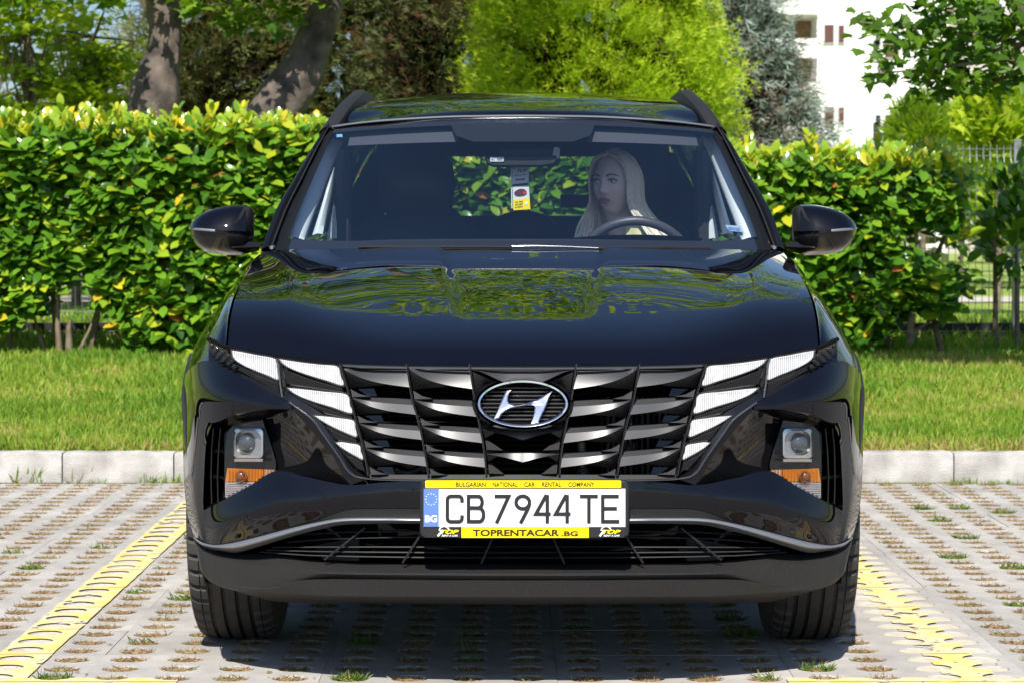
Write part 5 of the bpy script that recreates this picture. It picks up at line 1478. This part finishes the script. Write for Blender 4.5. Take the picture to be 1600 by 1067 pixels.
# ---- mesh fence
FY = 11.2
M['wire'] = mat('galvanised_wire', (.30, .32, .30), .45, metal=.6)
fz0, fz1 = lawn_z(FY) + .02, 1.735
fence = thing('wire_fence', 'grey welded mesh fence with spiked top behind the hedge', 'fence', (0, FY, lawn_z(FY)))
prof_w = []
folds = [fz1 - .10, fz1 - .52, fz1 - .95]
zs = sorted({fz0, fz1 + .03, *[f_ + o_ for f_ in folds for o_ in (-.05, 0, .05)]})
def wire_mesh():
    pts = [Vector((0, -.03 if any(abs(z - f_) < .001 for f_ in folds) else 0, z - lawn_z(FY))) for z in zs]
    return MB().tube(pts, .0028, 5)
w0 = wire_mesh().build('wire', M['wire'], None); wd = w0.data; bpy.data.objects.remove(w0)
nw = 0
for k in range(-95, 105):
    x = 3.64 + (k - 76) * .05
    if abs(((x - 3.64) / 2.5) - round((x - 3.64) / 2.5)) * 2.5 < .03: continue
    o = bpy.data.objects.new('wire', wd); C.objects.link(o); o.parent = fence; o.location = (x, random.uniform(-.002, .002), 0); nw += 1
for z in sorted({fz0 + .03, fz1, *[f_ + o_ for f_ in folds for o_ in (-.05, .05)], fz1 - .30, fz1 - .73, fz1 - 1.2}):
    MB().tube([Vector((-5.0, FY - .004, z)), Vector((5.2, FY - .004, z))], .0032, 5).build('cross_wire', M['wire'], fence)
for k in range(-4, 2):
    x = 3.64 + 2.5 * k
    if x > -5.2: MB().box((x, FY + .01, (fz0 + fz1) / 2 + .02), (.05, .05, fz1 - fz0 + .08)).box((x, FY + .01, fz1 + .065), (.058, .058, .012)).build('post', M['wire'], fence, smooth=False)
MB().box((0, FY + .02, lawn_z(FY) + .04), (11, .05, .14)).build('base_board', mat('black_edging', (.012, .012, .012), .8), fence, smooth=False)

# ---- trees
def crown(parent, clusters, n_per, m, size, tpl, tone, flat=.4, up=.8, spread=1.0, kind='stuff', name='crown', wid=1.0):
    P_, D__, N_, S_, T_ = [], [], [], [], []
    for (c, r) in clusters:
        n = int(n_per * (r ** 1.6) * 2) + 8
        p = rng.normal(size=(n, 3)) * np.array([[r*.55, r*.55, r*.55*flat]]) + np.array([c])
        P_.append(p); d = rdir(n) * np.array([[1, 1, .35]]) + np.array([[0, -.1, -.25]]); D__.append(d)
        N_.append(rdir(n) * .55 + np.array([[-.1, -.25, up]])); S_.append(rng.uniform(.6, 1.2, n) * size)
        T_.append(np.clip(rng.normal(tone[0] + rng.normal(0, tone[2] if len(tone) > 2 else 0), tone[1], n), 0, 1))
    v, t, c = leaf_arrays(*map(np.concatenate, (P_, D__, N_, S_)), *tpl, np.concatenate(T_), wid)
    return join(name, [(v, t, c)], m, parent, None)
def limbs(parent, start, clusters, r0, m='bark', every=1):
    for i, (c, r) in enumerate(clusters):
        if i % every: continue
        a = Vector(start[int(rng.integers(len(start)))]); b = Vector(c)
        mid = a.lerp(b, .5) + Vector((rng.normal(0, .15), rng.normal(0, .15), rng.uniform(.0, .35)))
        MB().tube(dense([a, mid, b], 5), lambda t: max(r0 * (1 - .85*t), .006), 6).build('limb', M[m], parent)
M['maple'] = leafmat('maple_leaf', [(0,(.045,.11,.01)),(.45,(.13,.25,.015)),(.8,(.32,.45,.022)),(1,(.48,.55,.03))], .5, .45, .3)
M['bark_trunk'] = mat('gnarled_bark', (.045, .036, .030), .95, var=(.17, .135, .11), vscale=6, bump=1.0, bscale=18, detail=10)
def trunk(parent, pts, name='trunk', m='bark_trunk', seed=0, seg=30):
    path = dense([p for p, r in pts], 12 if seg > 12 else 6); rad = [r for p, r in pts]
    rs = dense([Vector((r, 0, 0)) for r in rad], 12 if seg > 12 else 6)
    mb = MB(); rings = []
    for i, p in enumerate(path):
        t = (path[min(i+1, len(path)-1)] - path[max(i-1, 0)]).normalized(); a = Vector((0, 1, 0)); a = (a - t*a.dot(t)).normalized(); b = t.cross(a)
        rings.append([p + (a*math.cos(2*math.pi*k/seg) + b*math.sin(2*math.pi*k/seg)) * rs[i].x * (1 + .16*noise.noise((3*math.cos(2*math.pi*k/seg) + seed, 3*math.sin(2*math.pi*k/seg), p.z*3)) + (.075 * (abs(noise.noise((9*math.cos(2*math.pi*k/seg), 9*math.sin(2*math.pi*k/seg) + seed, p.z*2.2))) - .2) if seg > 12 else 0)) for k in range(seg)])
    return mb.grid(rings, 0, closed=True).build(name, M[m], parent, 60)
def px2(a, b, D): return Vector((GX(a, D), D + CAMY, GZ(b, D)))
def clus(n, cx, cy, cz, rx, ry, rz, r0, r1, shell=.5):
    out = []
    for _ in range(n):
        d = rdir(1)[0] * (shell + (1-shell) * rng.random()) ** .5
        out.append(((cx + d[0]*rx, cy + d[1]*ry, cz + d[2]*rz), rng.uniform(r0, r1)))
    return out
# the gnarled maple left of the car
D1 = 19.6
t = thing('maple_tree', 'upright maple with a gnarled swollen trunk behind the hedge', 'tree', tuple(px2(244, 0, D1).xy) + (lawn_z(D1 + CAMY),), 'maples behind the hedge')
trunk(t, [(Vector((GX(246, D1), D1+CAMY, .3)), .23), (px2(245,250,D1), .215), (px2(244,185,D1), .205), (px2(245,150,D1), .205), (px2(249,120,D1), .175), (px2(258,85,D1), .14), (px2(259,45,D1), .128), (px2(253,0,D1), .135), (px2(246,-80,D1), .12), (px2(250,-250,D1), .09)], seed=1)
MB().sphere(px2(213,138,D1) + Vector((.02,.02,0)), (.07, .10, .10), 0, 12, 8).build('burr', M['bark_trunk'], t)
cl = clus(30, GX(180,D1), D1+CAMY+.3, 6.0, 2.0, 1.6, 2.6, .45, .75)
cl += [((GX(a,D1-.8), D1+CAMY-.8+rng.uniform(-.3,.5), GZ(b,D1)), r) for a, b, r in ((60,-20,.34),(140,-12,.28),(200,-25,.30),(330,-12,.34),(400,10,.34),(470,-18,.36),(380,-45,.4),(20,5,.20),(310,28,.14),(430,45,.22),(360,40,.16),(90,12,.16),(165,10,.14),(500,5,.2))]
crown(t, cl, 210, M['maple'], .105, MAPLE, (.42, .18, .08)); limbs(t, [px2(250,-60,D1), px2(250,-200,D1), px2(254,0,D1)], cl, .05, every=2)
# the leaning one
D2 = 19.2
t = thing('maple_tree', 'leaning maple trunk slanting up to the right behind the hedge', 'tree', tuple(px2(350, 0, D2).xy) + (lawn_z(D2 + CAMY),), 'maples behind the hedge')
trunk(t, [(px2(350,470,D2), .24), (px2(366,330,D2), .23), (px2(395,240,D2), .22), (px2(424,186,D2), .205), (px2(465,125,D2), .18), (px2(492,65,D2), .145), (px2(515,0,D2), .128), (px2(535,-90,D2), .12), (px2(540,-260,D2), .08)], seed=5)
cl = clus(26, GX(520,D2), D2+CAMY+.6, 6.2, 1.5, 1.3, 2.4, .45, .75) + [((GX(a,D2-.5), D2+CAMY-.5, GZ(b,D2)), r) for a, b, r in ((560,-40,.3),(470,-30,.25),(520,-70,.4))]
crown(t, cl, 190, M['maple'], .11, MAPLE, (.45, .18, .08)); limbs(t, [px2(535,-90,D2), px2(540,-200,D2)], cl, .05, every=2)
# young maples at the far left
for (a, D, b0, n, lab) in ((45, 22, 10, 24, 'slender young maple with bright layered leaves at the far left'), (118, 24, 60, 16, 'small young maple with yellow-green leaves right of the far-left one'), (150, 22.5, 105, 16, 'low bushy young maple just left of the gnarled trunk')):
    Y_ = D + CAMY; t = thing('young_maple', lab, 'tree', (GX(a, D), Y_, lawn_z(Y_)), 'young maples at the left')
    trunk(t, [(Vector((GX(a, D), Y_, lawn_z(Y_)-.05)), .05), (px2(a+2, 200, D), .045), (px2(a-1, 110, D), .038), (px2(a+4, b0-20, D), .02)], seed=a, seg=8, m='twig')
    cl = []
    for k in range(n):
        yy = lerp(b0 - 30, 205, (k + .5) / n); w = 60 * (.4 + .6 * math.sin(math.pi * (k + 1) / (n + 1)))
        cl.append(((GX(a + rng.uniform(-w, w), D), Y_ + rng.uniform(-.35, .35), GZ(yy, D)), rng.uniform(.17, .30)))
    crown(t, cl, 420, M['maple'], .085, MAPLE, (.82, .12, .06), flat=.30); limbs(t, [px2(a, 150, D), px2(a, 60, D), px2(a, 190, D)], cl, .014, 'twig')
# bare thicket between them
Db = 27; Y_ = Db + CAMY
t = thing('bare_thicket', 'leafless grey brown thicket behind the young maples', 'shrub', (GX(170, Db), Y_, lawn_z(Y_)))
tw = MB()
for k in range(420):
    x0 = GX(rng.uniform(-30, 370), Db); y0 = Y_ + rng.uniform(-.6, .6); h_ = rng.uniform(1.0, 2.3)
    p0 = Vector((x0, y0, lawn_z(Y_) + rng.uniform(0, .9))); p1 = p0 + Vector((rng.normal(0, .25), rng.normal(0, .2), h_*.6)); p2 = p1 + Vector((rng.normal(0, .35), rng.normal(0, .2), h_*.5))
    tw.tube([p0, p1, p2], lambda q_: .012*(1-.7*q_), 4, cap=False)
    for _ in range(3):
        s_ = p0.lerp(p2, rng.uniform(.3, .95)); tw.tube([s_, s_ + Vector((rng.normal(0, .22), rng.normal(0, .2), rng.uniform(0, .3)))], .005, 3, cap=False)
o = tw.build('twigs', mat('grey_twig', (.20, .165, .135), .9, var=(.30, .26, .22), vscale=6), t); o['kind'] = 'stuff'

def conifer(name, lab, cat, a, D, wpx, z_top, m, tone, n_cl, n_sp, size, shape='cone', dirn='out', group=None, patches=None, z_bot=.5, spr=.2, pw=.75, tpl=SPRAY, wid=1.0):
    Y_ = D + CAMY; X_ = GX(a, D); rw = wpx / 2 * D / F
    t = thing(name, lab, cat, (X_, Y_, lawn_z(Y_)), group)
    trunk(t, [(Vector((X_, Y_, lawn_z(Y_)-.05)), .13), (Vector((X_, Y_, z_top*.5)), .09), (Vector((X_, Y_, z_top-.3)), .02)], seed=a, seg=8, m='bark')
    P_, D__, N_, S_, T_ = [], [], [], [], []
    for k in range(n_cl):
        h = (k + rng.random()) / n_cl if shape == 'egg' else rng.random() ** .85; z = lerp(z_bot, z_top, h)
        if shape == 'cone': rr_ = rw * (1 - h) ** pw * (1.0) + .08
        elif shape == 'egg': rr_ = rw * math.sqrt(max(0, 1 - ((h - .38) / .63) ** 2)) + .05
        else: rr_ = rw * (1 - h ** 3) + .05
        an = rng.uniform(-math.pi, .0) if rng.random() < .72 else rng.uniform(0, math.pi)
        q_ = rng.uniform(.70, 1.04) if rng.random() < .75 else rng.uniform(.3, .8)
        c = np.array([X_ + rr_*q_*math.cos(an), Y_ + rr_*q_*math.sin(an), z])
        out = np.array([math.cos(an), math.sin(an), 0])
        p = rng.normal(size=(n_sp, 3)) * np.array([[spr, spr, spr*.8]]) + c
        if dirn == 'up': d = out*.5 + np.array([0, 0, 1.0]) + rdir(n_sp)*.55
        elif dirn == 'drip': d = out*1.0 + np.array([0, 0, -.15]) + rdir(n_sp)*.7
        else: d = out + np.array([0, 0, .35]) + rdir(n_sp)*.7
        P_.append(p); D__.append(d); N_.append(out + rdir(n_sp)*.8 + np.array([0, 0, .5])); S_.append(rng.uniform(.6, 1.2, n_sp)*size)
        tc_ = tone[0] + rng.normal(0, tone[2])
        if patches and rng.random() < patches: tc_ = .02
        T_.append(np.clip(rng.normal(tc_, tone[1], n_sp), 0, 1))
    v, tr, c = leaf_arrays(*map(np.concatenate, (P_, D__, N_, S_)), *tpl, np.concatenate(T_), wid)
    join('crown', [(v, tr, c)], m, t)
    # large dark leaves added inside the crown to stand for its inner shade
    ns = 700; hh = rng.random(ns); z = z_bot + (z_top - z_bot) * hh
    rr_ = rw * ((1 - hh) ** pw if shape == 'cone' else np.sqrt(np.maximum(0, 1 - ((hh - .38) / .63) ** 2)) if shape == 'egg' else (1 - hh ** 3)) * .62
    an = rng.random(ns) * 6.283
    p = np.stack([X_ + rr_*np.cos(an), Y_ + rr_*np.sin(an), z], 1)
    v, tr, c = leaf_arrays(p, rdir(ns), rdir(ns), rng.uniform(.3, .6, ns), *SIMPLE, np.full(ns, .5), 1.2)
    join('dark_core', [(v, tr, c)], M['inner'], t, 'stuff')
    return t
M['inner'] = leafmat('dark_core_leaf', [(0,(.03,.022,.014)),(1,(.03,.022,.014))], .9, .1, .1)
M['juniper'] = leafmat('juniper_spray', [(0,(.17,.085,.04)),(.12,(.16,.10,.05)),(.3,(.21,.22,.075)),(.6,(.17,.21,.07)),(1,(.32,.34,.11))], .75, .2, .15)
M['cypress'] = leafmat('cypress_spray', [(0,(.15,.08,.04)),(.12,(.12,.09,.04)),(.3,(.12,.15,.06)),(.6,(.14,.185,.065)),(1,(.27,.29,.095))], .75, .2, .15)
M['thuja'] = leafmat('golden_thuja_spray', [(0,(.22,.32,.012)),(.4,(.34,.50,.018)),(.75,(.50,.62,.03)),(1,(.62,.66,.09))], .6, .35, .25)
M['spruce'] = leafmat('blue_spruce_spray', [(0,(.14,.11,.08)),(.15,(.14,.165,.12)),(.5,(.17,.235,.19)),(1,(.33,.40,.35))], .7, .1, .2)
conifer('juniper', 'olive juniper with brown patches between the two maple trunks', 'tree', 345, 26, 250, 7.5, M['juniper'], (.5, .16, .14), 340, 70, .17, 'round', 'out', 'dark conifers', .16, tpl=SPRAY)
conifer('cypress', 'dark green cypress right behind the leaning maple trunk', 'tree', 560, 27, 260, 7.0, M['cypress'], (.50, .16, .16), 340, 75, .16, 'round', 'out', 'dark conifers', .12)
conifer('cypress', 'dark cypress with bronze patches left of the golden thuja', 'tree', 700, 26.3, 210, 6.6, M['cypress'], (.46, .16, .16), 280, 75, .16, 'round', 'out', 'dark conifers', .18)
conifer('golden_thuja', 'broad golden-green thuja rising above the car roof', 'tree', 935, 23.5, 380, 4.9, M['thuja'], (.55, .2, .12), 1000, 80, .082, 'egg', 'out', None, None, z_bot=.3, spr=.105, wid=1.7)
conifer('blue_spruce', 'blue-grey spruce between the golden thuja and the white building', 'tree', 1112, 27, 470, 4.9, M['spruce'], (.50, .18, .18), 460, 60, .15, 'cone', 'drip', None, .12, z_bot=.6, pw=1.0, spr=.16, wid=1.4)
conifer('cypress', 'dark conifer top far behind the golden thuja', 'tree', 1065, 31, 190, 7.5, M['cypress'], (.42, .16, .14), 220, 60, .2, 'round', 'out', 'dark conifers', .1)

# ---- shrubs and saplings beyond the fence on the right
M['fresh'] = leafmat('fresh_leaf', [(0,(.09,.18,.014)),(.5,(.28,.42,.024)),(1,(.48,.56,.05))], .5, .45, .3)
for (a, b, D, rx_, rz_, n, s_, tone, lab) in (
    (1558, 190, 21, 70, 65, 1500, .11, (.72, .16), 'young maple with bright yellow-green leaves beyond the fence at right'),
    (1440, 215, 22, 55, 60, 1500, .17, (.40, .18), 'feathery green shrub in front of the white building'),
    (1500, 300, 33, 120, 70, 2600, .16, (.45, .2), 'soft green bush far beyond the fence at right'),
    (1380, 285, 36, 90, 50, 1800, .16, (.4, .2), 'low green bush beyond the fence behind the hedge end'),
    (1620, 320, 30, 80, 80, 1800, .16, (.5, .2), 'bright green bush beyond the fence at the right edge')):
    k_ = D / F; Y_ = D + CAMY
    tp_ = MAPLE if 'maple' in lab else (SIMPLE if 'feathery' not in lab else SPRAY)
    shrub('young_maple' if 'maple' in lab else 'shrub', lab, 'tree' if 'maple' in lab else 'shrub', GX(a, D), Y_, GZ(b, D), rx_*k_, rx_*k_, rz_*k_, n, M['fresh'], s_, tp_, tone, (GX(a, D), Y_, lawn_z(Y_)),
          [([(GX(a, D), Y_, lawn_z(Y_)-.05), (GX(a+3, D), Y_, GZ(b+20, D)), (GX(a-2, D), Y_, GZ(b-40, D))], .03)] + [([(GX(a, D), Y_, GZ(b+rz_*.8, D)), (GX(a+q_, D), Y_, GZ(b-10, D))], .014) for q_ in (-35, -15, 20, 40)], 'shrubs beyond the fence')
# ---- maple reaching in at the upper right, shade put into its dark leaf tones
D3 = 14.0; Y3 = D3 + CAMY
t = thing('maple_tree', 'maple reaching dark lobed leaves in from the upper right', 'tree', (GX(1640, D3), Y3 + .1, lawn_z(Y3)))
trunk(t, [(Vector((GX(1660, D3), Y3 + .1, lawn_z(Y3) - .05)), .13), (px2(1655,250,D3), .11), (px2(1635,120,D3), .095), (px2(1612,40,D3), .085), (px2(1590,-30,D3), .075), (px2(1600,-200,D3), .06)], seed=9)
twl = [((1600,60),(1520,50),(1440,40),(1352,30)), ((1600,95),(1530,100),(1450,110),(1360,118)), ((1605,20),(1540,5),(1470,-10),(1400,-20)), ((1600,70),(1520,85),(1440,75),(1380,70)), ((1605,110),(1540,130),(1480,128),(1420,130)), ((1600,40),(1560,30),(1500,20),(1450,15))]
lp, ld = [], []
for tw_ in twl:
    yo = rng.uniform(-.35, .35); path = dense([px2(a, b, D3) + Vector((0, yo, 0)) for a, b in tw_], 8)
    MB().tube(path, lambda q_: .016*(1-.75*q_), 6).build('branch', M['twig'], t)
    for i, p in enumerate(path):
        for _ in range(5 if i > 4 else 4):
            lp.append(np.array(p) + rng.normal(size=3)*np.array([.07, .16, .055])); ld.append(np.array([rng.normal(-.4, .6), rng.normal(0, .6), -.45 + rng.normal(0, .35)]))
extra = [(1440,25,.10),(1490,55,.13),(1540,40,.15),(1580,90,.15),(1500,115,.10),(1560,10,.16),(1470,75,.09),(1450,-15,.15),(1590,30,.15)]
for a, b, r in extra:
    for _ in range(13):
        lp.append(np.array(px2(a, b, D3)) + rng.normal(size=3)*np.array([r, .3, r*.7])); ld.append(np.array([rng.normal(-.3, .7), rng.normal(0, .6), -.4 + rng.normal(0, .4)]))
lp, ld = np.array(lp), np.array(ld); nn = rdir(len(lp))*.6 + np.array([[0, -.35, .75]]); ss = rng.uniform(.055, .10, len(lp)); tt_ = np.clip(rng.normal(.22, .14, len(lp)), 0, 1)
pq = 817 + lp[:, 0]*F/(lp[:, 1]-CAMY); pz = 365 - (lp[:, 2]-CAMZ)*F/(lp[:, 1]-CAMY)
inv = np.where((pq < 1600) & (pz > 0))[0]; inv = inv[np.argsort(-ss[inv])][:220]; rest = np.ones(len(lp), bool); rest[inv] = False
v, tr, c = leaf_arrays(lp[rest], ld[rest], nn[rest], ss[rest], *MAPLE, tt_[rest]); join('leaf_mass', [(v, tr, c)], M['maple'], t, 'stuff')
mv = []
for k in range(5):
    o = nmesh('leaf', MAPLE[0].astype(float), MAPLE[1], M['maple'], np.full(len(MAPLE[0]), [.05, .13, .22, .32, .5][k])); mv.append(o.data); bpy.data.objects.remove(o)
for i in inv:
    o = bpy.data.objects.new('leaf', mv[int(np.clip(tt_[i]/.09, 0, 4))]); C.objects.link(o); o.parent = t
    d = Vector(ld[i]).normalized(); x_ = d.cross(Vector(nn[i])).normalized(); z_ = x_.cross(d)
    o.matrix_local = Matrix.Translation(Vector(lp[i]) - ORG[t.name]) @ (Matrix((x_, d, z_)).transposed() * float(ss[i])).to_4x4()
cl = clus(22, GX(1760, D3), Y3 - .2, 4.4, 1.0, 1.1, 1.2, .35, .6)
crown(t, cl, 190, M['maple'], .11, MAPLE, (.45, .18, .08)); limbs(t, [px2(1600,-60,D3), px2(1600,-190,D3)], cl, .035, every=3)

# ---- white apartment building and the grey block beside it
BY = 68.0
M['render_w'] = mat('white_render', (.78, .78, .76), .9, var=(.82, .82, .80), vscale=.6)
M['render_g'] = mat('grey_render', (.42, .39, .36), .9, var=(.50, .47, .43), vscale=.5)
M['frame_w'] = mat('white_window_frame', (.75, .75, .74), .5)
M['pane'] = mat('window_pane', (.03, .035, .045), .08, spec=.6)
M['panebrown'] = mat('curtained_pane', (.12, .055, .045), .2)
M['ochre'] = mat('ochre_render', (.30, .19, .11), .9)
def B(a, b, d=0.0): return P(a, b, BY + d)
bd = thing('apartment_building', 'white rendered apartment building with brown loggia at upper right', 'building', (10.5, BY + 5, .4))
def bbox(name, x0, y0, x1, y1, d0, d1, m, par):
    p, q_ = B(x0, y1, 0), B(x1, y0, 0)
    return MB().box(((p.x + q_.x)/2, BY + (d0 + d1)/2, (p.z + q_.z)/2), (abs(q_.x - p.x), d1 - d0, abs(q_.z - p.z))).build(name, M[m], par, smooth=False)
def solid(x0, x1, z0, z1, d0, d1, name, m, par): return MB().box(((x0+x1)/2, BY+(d0+d1)/2, (z0+z1)/2), (x1-x0, d1-d0, z1-z0)).build(name, M[m], par, smooth=False)
xa, xb, xc, xd = B(1190, 0).x, B(1277, 0).x, B(1440, 0).x, B(1482, 0).x
solid(xb, xd, -.2, 13, 0, 12, 'wall', 'render_w', bd)
solid(xa - 1.5, xb, -.2, 13, 1.6, 12, 'wall', 'ochre', bd)
solid(xa - 3.5, xa - 1.5, -.2, 13, .0, 12, 'wall', 'render_w', bd)
solid(xa - 3.6, xd + .1, 13, 13.5, -.2, 12.2, 'roof', 'render_g', bd)
st = B(0, 0).z - B(0, 128).z
for k in range(-1, 2):
    dz = k * 128
    bbox('balcony_parapet', 1170, 2 - dz - 0, 1276, 24 - dz, -.25, -.10, 'render_w', bd)
    bbox('balcony_parapet', 1170, 62 - dz, 1276, 92 - dz, -.25, -.10, 'render_w', bd)
    bbox('balcony_slab', 1170, 20 - dz, 1277.5, 26 - dz, -.10, 1.6, 'render_w', bd)
    for (x0, y0, x1, y1, m2) in ((1200,34,1230,66,'pane'),(1230,34,1250,66,'pane')):
        f_ = bbox('window', x0, y0 - dz, x1, y1 - dz, 1.48, 1.6, 'frame_w', bd)
        bbox('pane', x0 + 2.5, y0 + 2 - dz, x1 - 2, y1 - 2 - dz, 1.44, 1.5, m2, f_)
    for (x0, y0, x1, y1, m2) in ((1286,38,1304,69,'panebrown'),(1308,39,1320,69,'panebrown'),(1366,51,1377,72,'pane'),(1381,51,1406,74,'pane')):
        f_ = bbox('window', x0, y0 - dz, x1, y1 - dz, -.06, .05, 'frame_w', bd)
        bbox('pane', x0 + 1.5, y0 + 1.5 - dz, x1 - 1.5, y1 - 1.5 - dz, -.075, 0, m2, f_)
    for (x0, y0, x1, y1, m2) in ((1362,191,1375,220,'pane'),(1378,191,1406,220,'panebrown')):
        f_ = bbox('window', x0, y0 - dz, x1, y1 - dz, -.06, .05, 'frame_w', bd)
        bbox('pane', x0 + 1.5, y0 + 1.5 - dz, x1 - 1.5, y1 - 1.5 - dz, -.075, 0, m2, f_)
for (x0, y0, x1, y1) in ((1412,153,1424,167),(1370,79,1380,92)):
    u_ = bbox('air_conditioner', x0, y0, x1, y1, -.35, -.05, 'frame_w', bd)
    c0 = B((x0+x1)/2, (y0+y1)/2, -.36); MB().tube([c0, c0 + Vector((0, -.02, 0))], .09, 16).build('fan_grille', M['render_g'], u_)
gd = thing('apartment_building', 'grey beige apartment block with balconies behind the right maple leaves', 'building', (17, BY + 10, .4))
solid(xd + .6, xd + 9, -.2, 15.4, 4, 14, 'wall', 'render_g', gd); solid(xd + .5, xd + 9.1, 15.4, 15.9, 3.9, 14.1, 'roof', 'render_g', gd)
for k in range(5):
    for j in range(3):
        x0 = xd + 1.2 + j*2.6; z0 = 1.2 + k*2.8
        f_ = solid(x0, x0 + 1.3, z0 + .4, z0 + 1.8, 3.94, 4.05, 'window', 'frame_w', gd); solid(x0 + .08, x0 + 1.22, z0 + .48, z0 + 1.72, 3.92, 3.99, 'pane', 'panebrown' if (j + k) % 2 else 'pane', f_)
    solid(xd + 3.2, xd + 6.4, z0 - .1, z0 + .8, 3.0, 3.12, 'balcony_parapet', 'render_w' if k % 2 else 'render_g', gd); solid(xd + 3.2, xd + 6.4, z0 - .2, z0 - .1, 3.12, 4.0, 'balcony_slab', 'render_g', gd)

# ---- tall maples well behind the conifers: their sunlit crowns stand above the frame and are mirrored in bonnet and roof
for k, (x, D, rx_, z0, z1, lab) in enumerate(((-7.5, 31, 3.8, 4.5, 14.0, 'tall maple behind the dark conifers, far left'), (-1.6, 33, 3.6, 6.0, 17.0, 'tall maple standing behind the cypresses left of the car axis'), (2.6, 34, 3.6, 6.2, 16.2, 'tall maple standing behind the golden thuja'), (10.5, 30, 3.6, 4.0, 14.5, 'tall maple outside the frame to the right'), (19, 33, 4.0, 2.5, 11.0, 'tall maple farthest to the right outside the frame'), (-15, 32, 4.0, 2.5, 11.5, 'tall maple farthest to the left outside the frame'))):
    Y_ = D + CAMY; t = thing('tall_maple', lab, 'tree', (x, Y_, lawn_z(Y_)), 'tall maples in the park')
    trunk(t, [(Vector((x, Y_, lawn_z(Y_) - .05)), .2), (Vector((x + .1, Y_, z0)), .15), (Vector((x, Y_, lerp(z0, z1, .7))), .06)], seed=k, seg=8, m='bark')
    crown(t, clus(80, x, Y_, (z0 + z1)/2, rx_, 2.2, (z1 - z0)/2, .5, 1.0), 75, M['maple'], .24, SIMPLE, (.84, .16, .10), flat=.5)
# ---- far tree belt closing the view at the left and between the trunks
vv = []
n = 5200; x = rng.uniform(-32, 22, n); hgt = 3.2 + 1.8*np.array([noise.noise((a*.25, 0, 0)) for a in x]); z = .4 + rng.random(n)**.8*hgt; y = 48 + rng.uniform(-2, 2, n)
M['fartree'] = leafmat('far_leaf', [(0,(.05,.075,.03)),(.5,(.11,.14,.05)),(1,(.20,.21,.10))], .8, .25, .15)
keep = (x < 5.5) | (x > 12) | (z < 2.3)
v, tr, c = leaf_arrays(np.stack([x, y, z], 1)[keep], rdir(n)[keep], (rdir(n) + np.array([[0,-.5,.6]]))[keep], rng.uniform(.35, .7, n)[keep], *SIMPLE, np.clip(rng.normal(.5, .22, n), 0, 1)[keep], 1.4)
tag(join('far_trees', [(v, tr, c)], M['fartree'], None), 'far belt of grey green trees beyond the park', 'trees', kind='stuff')
# ---- trees across the road, behind the photographer (mirrored in the paint and chrome)
TL_ = ['leafy tree across the road, third from the left', 'leafy tree across the road, just left of the middle', 'tallest-standing leafy tree straight across the road', 'leafy tree across the road, second from the right', 'leafy tree across the road at the far left', 'leafy tree across the road at the far right']
for k, (x, y, r, h_) in enumerate(((-9,-26,2.2,6.5),(-4.5,-30,2.4,7.5),(2,-33,2.3,6.2),(8,-27,2.6,7.2),(-15,-22,2.6,7),(14,-24,2.4,6.8))):
    t = thing('street_tree', TL_[k], 'tree', (x, y, -.07), 'trees across the road')
    trunk(t, [(Vector((x, y, -.1)), .16), (Vector((x + .1, y, h_*.4)), .12), (Vector((x, y, h_*.75)), .05)], seed=k, seg=8, m='bark')
    crown(t, clus(16, x, y, h_*.68, r, r, h_*.30, .6, 1.0), 40, M['fresh'], .30, SIMPLE, (.3, .2, .08), flat=.8)
